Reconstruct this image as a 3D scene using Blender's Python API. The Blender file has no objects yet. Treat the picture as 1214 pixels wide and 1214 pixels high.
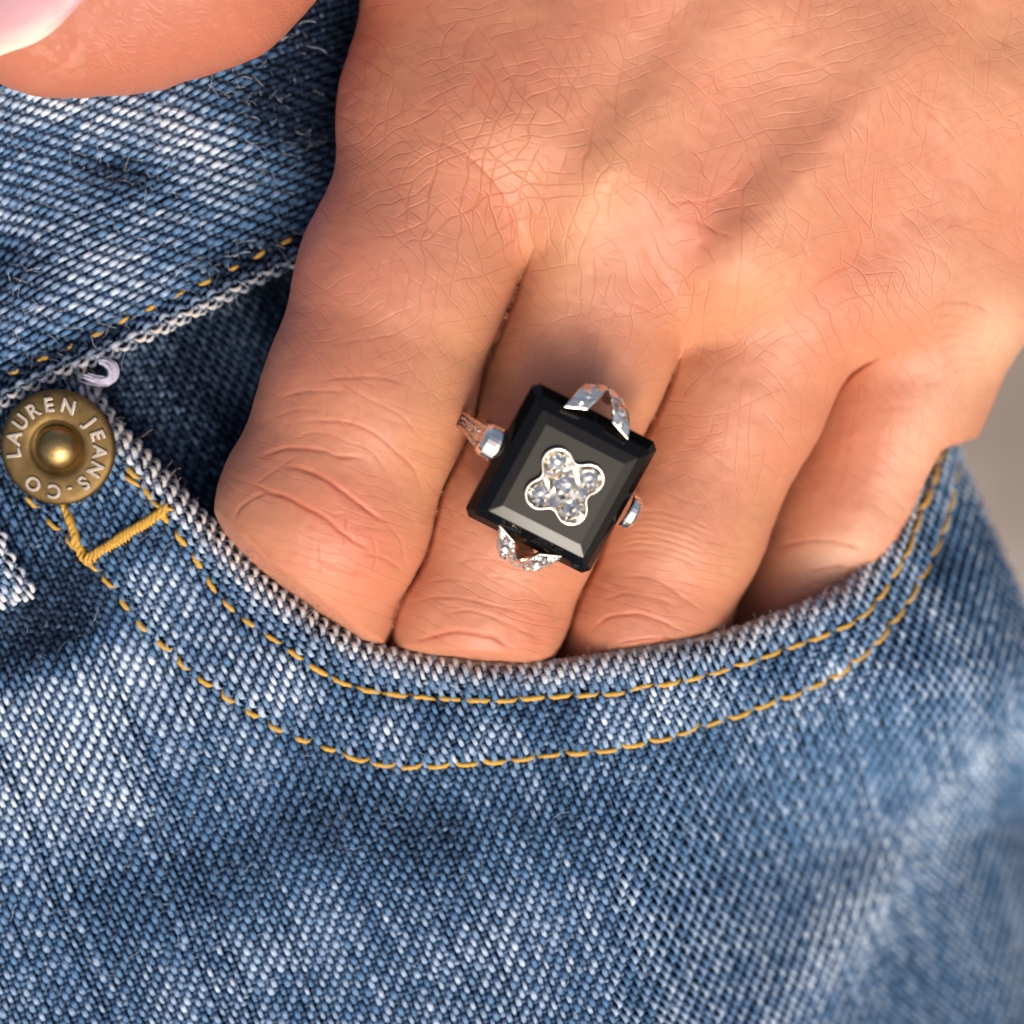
import bpy, math, random
import numpy as np
rng = np.random.default_rng(7); random.seed(7)
sc = bpy.context.scene
C = sc.collection
sc.unit_settings.system = 'METRIC'
sc.unit_settings.scale_length = 0.007          # one unit is 7 mm: this is a close-up
# ------------------------------------------------------------------ camera
CAM_Z = 36.0
cam = bpy.data.objects.new('camera', bpy.data.cameras.new('camera')); C.objects.link(cam)
cam.location = (0, 0, CAM_Z)
cam.data.angle = 2 * math.atan(6.07 / CAM_Z)
cam.data.clip_start = 1.0; cam.data.clip_end = 5000
cam.data.dof.use_dof = True
cam.data.dof.focus_distance = CAM_Z - 0.9
APERTURE = 1.0                                # lens opening in scene units
cam.data.dof.aperture_fstop = cam.data.lens / 1000 / APERTURE
sc.camera = cam
# ------------------------------------------------------------------ light
SUN_DIR = np.array([0.12, -0.68, 0.725]); SUN_DIR /= np.linalg.norm(SUN_DIR)
world = bpy.data.worlds.new('World'); sc.world = world; world.use_nodes = True
wn = world.node_tree; bg = wn.nodes['Background']
sky = wn.nodes.new('ShaderNodeTexSky'); sky.sky_type = 'NISHITA'; sky.sun_disc = False
sky.sun_elevation = math.asin(SUN_DIR[2]); sky.sun_rotation = math.atan2(SUN_DIR[0], SUN_DIR[1])
sky.dust_density = 8.0; sky.air_density = 0.8; sky.ozone_density = 0.2
bg.inputs['Strength'].default_value = 0.15
wn.links.new(sky.outputs[0], bg.inputs[0])
sl = bpy.data.lights.new('sun', 'SUN'); sl.energy = .85; sl.angle = math.radians(14); sl.color = (1.0, 0.93, 0.84)
so = bpy.data.objects.new('sun', sl); C.objects.link(so)
from mathutils import Vector, Matrix
so.rotation_euler = Vector(SUN_DIR).to_track_quat('Z', 'Y').to_euler()
so.location = Vector(SUN_DIR) * 60
sc.view_settings.view_transform = 'Standard'; sc.view_settings.look = 'None'
sc.view_settings.exposure = 0.32; sc.view_settings.gamma = 1.0

# ------------------------------------------------------------------ helpers
def pt(px, py, z=0.0):
    """point of the place seen at a spot of the photograph, at height z"""
    k = (CAM_Z - z) / CAM_Z
    return np.array([(px - 607) / 100 * k, (607 - py) / 100 * k, z])
def pts(l, z=0.0): return np.array([pt(a[0], a[1], a[2] if len(a) > 2 else z) for a in l])
def sstep(a, b, x):
    t = np.clip((x - a) / (b - a), 0, 1); return t * t * (3 - 2 * t)
def hash2(i, j, s=0):
    h = (i.astype(np.int64) * 374761393 + j.astype(np.int64) * 668265263 + s * 974634777) & 0xffffffff
    h = ((h ^ (h >> 13)) * 1274126177) & 0xffffffff
    return ((h ^ (h >> 16)) & 0xffff) / 65535.0
def vnoise(x, y, s=0):
    i = np.floor(x); j = np.floor(y); u = x - i; v = y - j
    u = u * u * (3 - 2 * u); v = v * v * (3 - 2 * v)
    i = i.astype(np.int64); j = j.astype(np.int64)
    return (hash2(i, j, s) * (1 - u) + hash2(i + 1, j, s) * u) * (1 - v) + (hash2(i, j + 1, s) * (1 - u) + hash2(i + 1, j + 1, s) * u) * v
def fbm(x, y, o=3, s=0):
    r = 0; a = 1; n = 0
    for k in range(o):
        r = r + a * vnoise(x * 2 ** k + 17 * k, y * 2 ** k - 9 * k, s + k); n += a; a *= .5
    return r / n
def catmull(p, n=8, closed=False):
    p = np.asarray(p, float); q = np.vstack([2 * p[0] - p[1], p, 2 * p[-1] - p[-2]])
    out = []
    for i in range(1, len(q) - 2):
        for t in np.linspace(0, 1, n, endpoint=False):
            a, b, c, d = q[i - 1:i + 3]
            out.append(.5 * (2 * b + (c - a) * t + (2 * a - 5 * b + 4 * c - d) * t ** 2 + (3 * b - a - 3 * c + d) * t ** 3))
    out.append(q[-2]); return np.array(out)
def resample(p, step):
    d = np.r_[0, np.cumsum(np.linalg.norm(np.diff(p, axis=0), axis=1))]
    n = max(2, int(round(d[-1] / step)) + 1); s = np.linspace(0, d[-1], n)
    return np.stack([np.interp(s, d, p[:, k]) for k in range(p.shape[1])], 1)
def mesh(name, v, f, mat=None, parent=None, col=None, smooth=True, attrs=None, uv=None):
    me = bpy.data.meshes.new(name)
    v = np.asarray(v, np.float32)
    if isinstance(f, np.ndarray):
        k = f.shape[1]
        me.vertices.add(len(v)); me.vertices.foreach_set('co', v.ravel())
        me.loops.add(f.size); me.loops.foreach_set('vertex_index', f.astype(np.int32).ravel())
        me.polygons.add(len(f)); me.polygons.foreach_set('loop_start', np.arange(0, f.size, k, dtype=np.int32))
        me.polygons.foreach_set('loop_total', np.full(len(f), k, np.int32))
        me.update(calc_edges=True)
    else:
        me.from_pydata([tuple(map(float, a)) for a in v], [], f); me.update()
    me.polygons.foreach_set('use_smooth', np.full(len(me.polygons), smooth))
    if col is not None:
        a = me.attributes.new('Col', 'FLOAT_COLOR', 'POINT')
        c = np.ones((len(v), 4), np.float32); c[:, :3] = col; a.data.foreach_set('color', c.ravel())
    for k, w in (attrs or {}).items():
        a = me.attributes.new(k, 'FLOAT', 'POINT'); a.data.foreach_set('value', np.asarray(w, np.float32))
    if mat: me.materials.append(mat)
    me.update()
    o = bpy.data.objects.new(name, me); C.objects.link(o)
    if parent: o.parent = parent
    return o
def tg(o): o['kind'] = 'stuff'; return o
def empty(name, loc=(0, 0, 0)):
    o = bpy.data.objects.new(name, None); C.objects.link(o); o.location = loc; return o
def polydist(P, poly):
    """distance to an open polyline"""
    x, y = P; best = np.full(x.shape, 1e9)
    for a, b in zip(poly[:-1], poly[1:]):
        dx, dy = b[0] - a[0], b[1] - a[1]; L = dx * dx + dy * dy + 1e-12
        t = np.clip(((x - a[0]) * dx + (y - a[1]) * dy) / L, 0, 1)
        best = np.minimum(best, (x - a[0] - t * dx) ** 2 + (y - a[1] - t * dy) ** 2)
    return np.sqrt(best)
def inside(P, poly):
    x, y = P; r = np.zeros(x.shape, bool)
    for a, b in zip(poly, np.roll(poly, -1, 0)):
        c = ((a[1] > y) != (b[1] > y)); 
        if abs(b[1] - a[1]) < 1e-12: continue
        r ^= c & (x < (b[0] - a[0]) * (y - a[1]) / (b[1] - a[1]) + a[0])
    return r
class Field:
    """a 2-D field kept on a grid, sampled bilinearly"""
    def __init__(s, fn, x0, x1, y0, y1, h):
        s.x0, s.y0, s.h = x0, y0, h
        X, Y = np.meshgrid(np.arange(x0, x1 + h, h), np.arange(y0, y1 + h, h), indexing='ij'); s.a = fn(X, Y)
    def __call__(s, x, y):
        u = np.clip((x - s.x0) / s.h, 0, s.a.shape[0] - 1.001); v = np.clip((y - s.y0) / s.h, 0, s.a.shape[1] - 1.001)
        i = u.astype(int); j = v.astype(int); u = u - i; v = v - j; a = s.a
        return (a[i, j] * (1 - u) + a[i + 1, j] * u) * (1 - v) + (a[i, j + 1] * (1 - u) + a[i + 1, j + 1] * u) * v
def blobs(L):
    """sum of soft spots given in photograph pixels: (px, py, rx, ry, turn in degrees, amount)"""
    L = [(pt(a, b)[0], pt(a, b)[1], rx / 100, ry / 100, math.radians(-t), w) for a, b, rx, ry, t, w in L]
    def f(x, y):
        r = np.zeros(np.shape(x))
        for cx, cy, rx, ry, t, w in L:
            u = (x - cx) * math.cos(t) + (y - cy) * math.sin(t); v = -(x - cx) * math.sin(t) + (y - cy) * math.cos(t)
            r += w * np.exp(-(u / rx) ** 2 - (v / ry) ** 2)
        return r
    return f
def tube(path, r, n=8, ru=None, cap=True, up=(0, 0, 1)):
    path = np.asarray(path, float); m = len(path)
    r = np.broadcast_to(np.asarray(r, float), (m,)); r2 = r if ru is None else np.broadcast_to(np.asarray(ru, float), (m,))
    T = np.gradient(path, axis=0); T /= np.linalg.norm(T, axis=1)[:, None] + 1e-9
    U = np.tile(np.array(up, float), (m, 1)); S = np.cross(T, U); S /= np.linalg.norm(S, axis=1)[:, None] + 1e-9; U = np.cross(S, T)
    a = np.linspace(0, 2 * math.pi, n, endpoint=False)
    V = path[:, None] + S[:, None] * (np.cos(a)[None, :, None] * r[:, None, None]) + U[:, None] * (np.sin(a)[None, :, None] * r2[:, None, None])
    V = V.reshape(-1, 3); F = []
    for i in range(m - 1):
        for j in range(n):
            k = (j + 1) % n; F.append((i * n + j, i * n + k, (i + 1) * n + k, (i + 1) * n + j))
    if cap: F.append(tuple(range(n))[::-1]); F.append(tuple((m - 1) * n + j for j in range(n)))
    return V, F
def join(parts):
    V = []; F = []; o = 0
    for v, f in parts:
        V.append(np.asarray(v)); F += [tuple(i + o for i in q) for q in f]; o += len(v)
    return np.vstack(V), F

# ------------------------------------------------------------------ materials
def mat(name, base=(.5, .5, .5), rough=.5, metal=0, spec=.5, **kw):
    m = bpy.data.materials.new(name); m.use_nodes = True; b = m.node_tree.nodes['Principled BSDF']
    b.inputs['Base Color'].default_value = (*base, 1); b.inputs['Roughness'].default_value = rough
    b.inputs['Metallic'].default_value = metal; b.inputs['Specular IOR Level'].default_value = spec
    for k, v in kw.items(): b.inputs[k.replace('_', ' ')].default_value = v
    return m
def nd(m, t, **kw):
    n = m.node_tree.nodes.new(t)
    for k, v in kw.items():
        if k in n.inputs: n.inputs[k].default_value = v
        else: setattr(n, k, v)
    return n
def lk(m, a, b): m.node_tree.links.new(a, b)
def bsdf(m): return m.node_tree.nodes['Principled BSDF']
def col_noise(m, attr=True, scale=60, lo=.75, hi=1.2, bump=.0, bscale=120, bdist=.01):
    """colour attribute (or base colour) varied by a fine noise, with fine relief"""
    b = bsdf(m); tc = nd(m, 'ShaderNodeTexCoord')
    n = nd(m, 'ShaderNodeTexNoise', Scale=scale, Detail=3.0); lk(m, tc.outputs['Object'], n.inputs['Vector'])
    r = nd(m, 'ShaderNodeMapRange'); r.inputs['From Min'].default_value = .3; r.inputs['From Max'].default_value = .7
    r.inputs['To Min'].default_value = lo; r.inputs['To Max'].default_value = hi; lk(m, n.outputs['Fac'], r.inputs['Value'])
    mx = nd(m, 'ShaderNodeVectorMath', operation='SCALE')
    if attr:
        a = nd(m, 'ShaderNodeAttribute', attribute_name='Col'); lk(m, a.outputs['Color'], mx.inputs[0])
    else: mx.inputs[0].default_value = b.inputs['Base Color'].default_value[:3]
    lk(m, r.outputs[0], mx.inputs['Scale']); lk(m, mx.outputs[0], b.inputs['Base Color'])
    if bump:
        n2 = nd(m, 'ShaderNodeTexNoise', Scale=bscale, Detail=2.0); lk(m, tc.outputs['Object'], n2.inputs['Vector'])
        bp = nd(m, 'ShaderNodeBump', Strength=bump, Distance=bdist); lk(m, n2.outputs['Fac'], bp.inputs['Height']); lk(m, bp.outputs[0], b.inputs['Normal'])
    return m
M_yarn = col_noise(mat('denim_yarn', rough=.9, spec=.15), scale=45, lo=.72, hi=1.25, bump=.6, bscale=110, bdist=.012)
M_under = col_noise(mat('denim_ground', (.012, .018, .045), rough=1, spec=.05), attr=False, scale=30)
M_thread = col_noise(mat('topstitch_thread', (.54, .315, .055), rough=.75, spec=.3), attr=False, scale=40, lo=.8, hi=1.15, bump=.5, bscale=80)
M_fuzz = col_noise(mat('cotton_fuzz', rough=.9, spec=.1), scale=8)
M_lining = col_noise(mat('pocket_lining', (.36, .27, .21), rough=1, spec=.05), attr=False, scale=50, lo=.7, hi=1.2, bump=.6, bscale=90)
M_ground = mat('ground', (.30, .27, .24), rough=.95, spec=.1)
b = bsdf(M_ground); tc = nd(M_ground, 'ShaderNodeTexCoord'); n = nd(M_ground, 'ShaderNodeTexNoise', Scale=.12, Detail=6.0)
lk(M_ground, tc.outputs['Object'], n.inputs['Vector']); cr = nd(M_ground, 'ShaderNodeValToRGB')
cr.color_ramp.elements[0].position = .35; cr.color_ramp.elements[0].color = (.20, .165, .14, 1)
cr.color_ramp.elements[1].position = .7; cr.color_ramp.elements[1].color = (.36, .33, .30, 1)
lk(M_ground, n.outputs['Fac'], cr.inputs[0]); lk(M_ground, cr.outputs[0], b.inputs['Base Color'])

# ------------------------------------------------------------------ ground far below
g = 900
gr = mesh('ground', [(-g, -g, -130), (g, -g, -130), (g, g, -130), (-g, g, -130)], [(0, 1, 2, 3)], M_ground); gr['kind'] = 'structure'

# ================================================================== JEANS
EDGE_PX = [(70, 350, -.5), (88, 400, -.5), (105, 440, -.45), (126, 479, -.35), (140, 503, -.25), (175, 538, -.15), (211, 578, -.05), (254, 622, .02), (296, 668, .08), (346, 706, .12),
           (395, 740, .15), (449, 768, .15), (532, 782, .15), (598, 788, .15), (647, 788, .15), (696, 782, .12), (746, 773, .1), (795, 765, .05), (865, 751, -.05),
           (936, 727, -.15), (1005, 697, -.35), (1034, 668, -.5), (1060, 638, -.65), (1084, 596, -.85), (1101, 556, -1.1), (1118, 526, -1.35), (1141, 494, -1.8), (1152, 470, -2.3), (1160, 430, -3.0)]
EDGE3 = catmull(pts(EDGE_PX), 6); EDGE = EDGE3[:, :2]
SIL = pts([(1150, 500, -1.9), (1214, 638, -1.9)])[:, :2]
sil_d = (SIL[1] - SIL[0]) / np.linalg.norm(SIL[1] - SIL[0]); sil_n = np.array([sil_d[1], -sil_d[0]])
if sil_n[0] > 0: sil_n = -sil_n
def silq(x, y): return (x - SIL[0, 0]) * sil_n[0] + (y - SIL[0, 1]) * sil_n[1] + .0 * x
_poly = np.vstack([EDGE, [[5.6, 9], [30, 9], [30, -30], [-30, -30], [-30, 9], [EDGE[0, 0], 9]]])
GX = (-8.6, 9.2, -9.0, 4.4, .035)
def _s(X, Y):
    d = polydist((X, Y), EDGE[::2]); return np.where(inside((X, Y), _poly), d, -d)
S_edge = Field(_s, *GX)
S_gx = Field(lambda X, Y: (S_edge(X + .04, Y) - S_edge(X - .04, Y)) / .08, *GX)
S_gy = Field(lambda X, Y: (S_edge(X, Y + .04) - S_edge(X, Y - .04)) / .08, *GX)
ST1_PX = [(150, 548, -.1), (172, 573, -.1), (204, 619, 0), (231, 656, .05), (250, 692, .1), (273, 721, .15), (303, 744, .18), (329, 761, .2), (362, 784, .2), (395, 805, .2), (420, 814, .2), (453, 822, .2), (515, 827, .2),
          (598, 829, .2), (647, 824, .2), (730, 822, .2), (762, 812, .18), (800, 808, .15), (868, 791, .05), (936, 769, -.08), (988, 750, -.2), (1032, 726, -.35), (1059, 689, -.5), (1083, 648, -.65), (1100, 607, -.85), (1118, 562, -1.1), (1133, 521, -1.5)]
ST2_PX = [(8, 560, -.2), (45, 598, -.2), (75, 628, -.15), (115, 669, -.1), (145, 705, -.05), (165, 735, 0), (194, 761, 0), (224, 791, .05), (260, 815, .05), (290, 833, .1), (323, 857, .1), (359, 875, .1), (395, 886, .1), (433, 901, .1), (482, 906, .1),
          (532, 903, .1), (598, 899, .1), (664, 893, .1), (730, 886, .1), (762, 878, .1), (800, 870, .1), (868, 849, .0), (902, 839, -.05), (964, 815, -.2), (1005, 794, -.35), (1039, 764, -.45), (1073, 726, -.6), (1100, 685, -.75),
          (1124, 641, -1.0), (1141, 590, -1.25), (1149, 545, -1.7)]
ST1 = catmull(pts(ST1_PX), 5); ST2 = catmull(pts(ST2_PX), 5)
_poly2 = np.vstack([ST2[:, :2], [[30, 9], [30, -30], [-30, -30], [-30, ST2[0, 1] + 1.0]]])
D1 = Field(lambda X, Y: polydist((X, Y), ST1[::2, :2]), *GX)
def _d2(X, Y):
    d = polydist((X, Y), ST2[::2, :2]); return np.where(inside((X, Y), _poly2), d, -d)
D2 = Field(_d2, *GX)                            # > 0 below the second stitch line
# arc coordinate along the hem, for the puckers
def _arc(X, Y):
    e = resample(EDGE, .25); best = np.full(X.shape, 1e9); A = np.zeros(X.shape)
    for k, p in enumerate(e):
        d = (X - p[0]) ** 2 + (Y - p[1]) ** 2; w = d < best; best[w] = d[w]; A[w] = k * .25
    return A
_gx2 = (GX[0], GX[1], GX[2], GX[3], .07)
ARC = Field(_arc, *_gx2)
for _ in range(6): ARC.a[1:-1, 1:-1] = (ARC.a[:-2, 1:-1] + ARC.a[2:, 1:-1] + ARC.a[1:-1, :-2] + ARC.a[1:-1, 2:]) / 4
def pucker(x, y):
    a = ARC(x, y); w = a + .25 * S_edge(x, y)
    return (vnoise(w * 2.1, w * 0 + .5, 5) - .5) * 2
bump_front = blobs([(1085, 1090, 280, 50, -46, .34), (1150, 672, 45, 28, -40, -.14), (1080, 800, 120, 40, -45, .14), (60, 745, 120, 40, -20, -.12),
                    (480, 930, 300, 30, 4, -.05), (200, 880, 160, 60, -30, .08), (700, 1080, 300, 80, -30, .06), (90, 500, 110, 90, 0, -.22), (60, 640, 70, 70, 0, -.12),
                    (880, 905, 160, 30, -28, .06), (560, 1150, 200, 60, -20, -.06)])
RP = 2.8
def z_front(x, y):
    q = np.clip(silq(x, y), .0, RP)
    z = .02 - (RP - np.sqrt(np.maximum(RP ** 2 - (RP - q) ** 2, 0))) - .36 * np.clip(x - 1.7, 0, None) - .70 * np.clip(x - 1.2, 0, None) * sstep(-1.8, -4.5, y) - .30 * sstep(-.45, -.1, S_w(x, y)) * (x < -3)
    s = S_edge(x, y); d1 = D1(x, y); d2 = D2(x, y)
    hem = 1 - sstep(-.08, .08, d2)
    z = z + .12 * hem
    belt = hem * sstep(.0, .2, s)
    z = z + belt * .09 * pucker(x, y)
    z = z + .11 * np.exp(-((s - .19) / .17) ** 2)
    z = z - .045 * np.exp(-(d1 / .06) ** 2) - .045 * np.exp(-(d2 / .06) ** 2)
    z = z + bump_front(x, y) + .07 * (fbm(x * .6, y * .6, 2, 3) - .5) + .018 * (fbm(x * 3, y * 3, 2, 4) - .5)
    return z
def P_front(x, y):
    r = .15
    s = S_edge(x, y); th = np.clip((r - s) / r, 0, None)
    gx = S_gx(x, y); gy = S_gy(x, y); n = np.sqrt(gx * gx + gy * gy) + 1e-6; gx /= n; gy /= n
    s2 = np.where(s < r, r - r * np.sin(np.minimum(th, 2.9)), s)
    X = x + gx * (s2 - s); Y = y + gy * (s2 - s)
    z = z_front(X, Y) - np.where(s < r, r * (1 - np.cos(np.minimum(th, 2.9))), 0)
    return np.stack([X, Y, z], -1)
def mask_front(x, y): return (S_edge(x, y) > -.28) & (silq(x, y) > .004) & (S_w(x, y) < .25)

WAIST_PX = [(-160, 560), (-60, 512), (0, 484), (28, 467), (64, 449), (97, 434), (135, 420), (165, 405), (200, 389), (230, 373), (259, 359), (296, 337), (348, 311), (400, 286), (480, 250)]
WEDGE = catmull(pts([(a, b, -.1) for a, b in WAIST_PX]), 6)[:, :2]
_polyw = np.vstack([WEDGE, [[WEDGE[-1, 0], 12], [-30, 12], [-30, WEDGE[0, 1]]]])
GW = (-9, 0, 0, 9, .035)
S_w = Field(lambda X, Y: np.where(inside((X, Y), _polyw), 1, -1) * polydist((X, Y), WEDGE[::2]), *GW)
W_gx = Field(lambda X, Y: (S_w(X + .04, Y) - S_w(X - .04, Y)) / .08, *GW)
W_gy = Field(lambda X, Y: (S_w(X, Y + .04) - S_w(X, Y - .04)) / .08, *GW)
def z_waist(x, y):
    px = x * 100 + 607; s = S_w(x, y)
    z = .02 - .35 * sstep(220, 360, px) - 1.1 * sstep(330, 470, px)
    z = z + .05 * np.exp(-((s - .09) / .08) ** 2) - .06 * np.exp(-((s - .26) / .09) ** 2)
    z = z + .10 * (fbm(x * .5 + y * .5, y * 1.0 - x * .4, 2, 8) - .5) + .02 * (fbm(x * 3, y * 3, 2, 14) - .5)
    return z
def P_waist(x, y):
    r = .085; s = S_w(x, y); th = np.clip((r - s) / r, 0, 2.9)
    gx = W_gx(x, y); gy = W_gy(x, y); n = np.sqrt(gx * gx + gy * gy) + 1e-6; gx /= n; gy /= n
    s2 = np.where(s < r, r - r * np.sin(th), s); X = x + gx * (s2 - s); Y = y + gy * (s2 - s)
    return np.stack([X, Y, z_waist(X, Y) - np.where(s < r, r * (1 - np.cos(th)), 0)], -1)
def mask_waist(x, y): return (S_w(x, y) > -.17) & (x < -1.3) & (x > -7.6) & (y < 7.6)
def z_face(x, y):
    px = x * 100 + 607; py = 607 - y * 100
    return -.42 - 1.1 * sstep(150, 340, px) - .5 * sstep(330, 500, px) + .06 * (fbm(x, y, 2, 21) - .5) - .55 * np.clip(x - .5, 0, None)
def P_face(x, y): return np.stack([x, y, z_face(x, y)], -1)
FL = pts([(-150, 560, 0), (-20, 600, 0), (5, 628, 0), (16, 653, 0), (25, 671, 0), (40, 688, 0), (49, 699, 0), (38, 709, 0), (0, 720, 0), (-150, 790, 0)])[:, :2]
S_f = Field(lambda X, Y: np.where(inside((X, Y), FL), 1, -1) * polydist((X, Y), FL), -8.2, -5, -3, 1.5, .03)
def P_flap(x, y):
    s = S_f(x, y); r = .08; t = np.clip((r - s) / r, 0, 1.4)
    return np.stack([x, y, z_front(x, y) + .26 + .05 * np.exp(-((s - .14) / .1) ** 2) - r * 1.2 * (1 - np.cos(t))], -1)

def normal(P, x, y):
    e = .012; a = P(x + e, y) - P(x - e, y); b = P(x, y + e) - P(x, y - e); n = np.cross(a, b)
    return n / (np.linalg.norm(n, axis=-1, keepdims=True) + 1e-12)

DARK = np.array([.011, .022, .048]); MIDC = np.array([.088, .190, .350]); LIGHT = np.array([.56, .67, .80]); WARM = np.array([.60, .53, .45])
def denim_colour(f, warm):
    f = np.clip(f, 0, 1)[..., None]; w = np.clip(warm, 0, 1)[..., None]
    c = np.where(f < .45, DARK + (MIDC - DARK) * (f / .45), MIDC + (LIGHT - MIDC) * ((f - .45) / .55))
    return c * (1 - w * f) + WARM * f * w
def weave(P, mask, ang, box, fade_shade, warm, parent, name, dd=.068, seed=0, wobble=.05, step=3.0, weft_c=.8):
    """real 2/1 twill: every warp and weft yarn is a tube that goes over and under the others"""
    r0 = np.random.default_rng(seed); th = math.radians(ang)
    w = np.array([math.cos(th), math.sin(th)]); n = np.array([w[1], -w[0]])
    cx, cy = (box[0] + box[1]) / 2, (box[2] + box[3]) / 2; R = math.hypot(box[1] - box[0], box[3] - box[2]) / 2
    N = int(R / dd) + 1; V = []; F = []; COL = []; off = 0
    ds = dd / step; T = np.arange(-R, R, ds)
    for kind in (0, 1):
        I = np.arange(-N, N + 1)
        a = I * dd; A, TT = np.meshgrid(a, T, indexing='ij'); II = np.broadcast_to(I[:, None], A.shape)
        jit = r0.normal(0, .006, len(I))[:, None]; amp = r0.uniform(.8, 1.25, len(I))[:, None]
        lat = jit * (dd / .079) + .012 * (vnoise(TT * 1.7, II * 3.1, seed + 31 + kind) - .5) + .010 * (vnoise(TT * 6, II * 7.7, seed + 37 + kind) - .5)
        if kind == 0: U = TT; Q = A + lat; ph = (TT / dd - II) % 3
        else: Q = TT; U = A + lat; ph = (II - TT / dd) % 3
        dist = np.minimum(ph, 3 - ph)
        sx = cx + w[0] * U + n[0] * Q; sy = cy + w[1] * U + n[1] * Q
        # slow drift of the grain
        wx = wobble * (fbm(sx * .55, sy * .55, 2, seed + 51) - .5) * 4; wy = wobble * (fbm(sx * .55, sy * .55, 2, seed + 61) - .5) * 4
        sx = sx + wx; sy = sy + wy
        ok = mask(sx, sy)
        if kind == 0:
            g = np.exp(-(dist / .60) ** 2); h = .026 - .088 * g + .012 * np.cos((ph - 1.5) * 2.0)
            hw = (.455 * dd * (1 - .34 * g)) * amp * (1 + .25 * (vnoise(TT * 9, II * 5.3, seed + 3) - .5)); hh = .027 * amp ** .5
        else:
            g = np.exp(-(dist / .5) ** 2); h = -.050 + .036 * g; hw = .41 * dd * amp * (.85 + .3 * g); hh = .024 * amp ** .5 * np.ones_like(h)
        h = h + .012 * (vnoise(TT * 4, II * 2.3, seed + 71 + kind) - .5)
        keep = np.zeros_like(ok); keep[:, :-1] = ok[:, :-1] & ok[:, 1:]      # segment from j to j+1
        use = ok.copy()
        idx = -np.ones(ok.shape, np.int64); idx[use] = np.arange(use.sum())
        X = sx[use]; Y = sy[use]; p = P(X, Y); nn = normal(P, X, Y)
        dirv = w if kind == 0 else n
        q = P(X + dirv[0] * .01, Y + dirv[1] * .01) - p; q /= np.linalg.norm(q, axis=1)[:, None] + 1e-9
        side = np.cross(nn, q)
        hv = h[use]; hwv = np.broadcast_to(hw, ok.shape)[use]; hhv = np.broadcast_to(hh, ok.shape)[use]
        angs = np.radians([-20, 30, 90, 150, 200]); K = 5
        c = p + nn * hv[:, None]
        vv = c[:, None] + side[:, None] * (np.cos(angs)[None, :, None] * hwv[:, None, None]) + nn[:, None] * (np.sin(angs)[None, :, None] * hhv[:, None, None])
        # colour: wear shows on the tops of the yarns; dips and sides carry painted shade
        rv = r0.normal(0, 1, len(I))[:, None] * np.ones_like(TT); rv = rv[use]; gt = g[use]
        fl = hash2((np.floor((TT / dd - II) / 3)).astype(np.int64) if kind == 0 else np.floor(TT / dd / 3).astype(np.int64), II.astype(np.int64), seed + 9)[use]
        f = fade_shade(X, Y); wa = warm(X, Y)
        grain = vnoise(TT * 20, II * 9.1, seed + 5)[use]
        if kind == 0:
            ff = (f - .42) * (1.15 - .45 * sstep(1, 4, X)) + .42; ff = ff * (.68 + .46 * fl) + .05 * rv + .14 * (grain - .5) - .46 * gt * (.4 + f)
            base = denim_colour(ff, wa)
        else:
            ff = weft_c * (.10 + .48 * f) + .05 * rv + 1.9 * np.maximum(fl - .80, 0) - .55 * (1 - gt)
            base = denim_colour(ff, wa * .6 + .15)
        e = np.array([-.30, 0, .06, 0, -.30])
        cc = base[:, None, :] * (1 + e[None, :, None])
        s0, s1 = np.nonzero(keep); i0 = idx[s0, s1] * K; i1 = idx[s0, s1 + 1] * K
        fq = np.stack([np.stack([i0 + k, i1 + k, i1 + k + 1, i0 + k + 1], 1) for k in range(K - 1)], 1).reshape(-1, 4)
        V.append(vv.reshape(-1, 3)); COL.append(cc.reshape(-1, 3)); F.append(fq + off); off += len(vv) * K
    V = np.vstack(V); F = np.vstack(F); COL = np.vstack(COL)
    used = np.zeros(len(V), bool); used[F.ravel()] = True; re = np.cumsum(used) - 1
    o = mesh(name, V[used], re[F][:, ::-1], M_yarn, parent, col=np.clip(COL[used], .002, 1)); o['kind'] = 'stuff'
    return o
def sheet(P, mask, box, parent, name, h=.07, drop=.06, material=None):
    xs = np.arange(box[0], box[1], h); ys = np.arange(box[2], box[3], h); X, Y = np.meshgrid(xs, ys, indexing='ij')
    nn = normal(P, X, Y); V = P(X, Y) - nn * drop; ok = mask(X, Y)
    idx = np.arange(X.size).reshape(X.shape); k = ok[:-1, :-1] & ok[1:, :-1] & ok[:-1, 1:] & ok[1:, 1:]
    f = np.stack([idx[:-1, :-1][k], idx[1:, :-1][k], idx[1:, 1:][k], idx[:-1, 1:][k]], 1)
    V = V.reshape(-1, 3); used = np.zeros(len(V), bool); used[f.ravel()] = True; re = np.cumsum(used) - 1
    return mesh(name, V[used], re[f], material or M_under, parent)

jeans = empty('jeans'); jeans['label'] = 'faded blue denim jeans with yellow topstitching, brass rivet and curved front pocket'; jeans['category'] = 'jeans'

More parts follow.
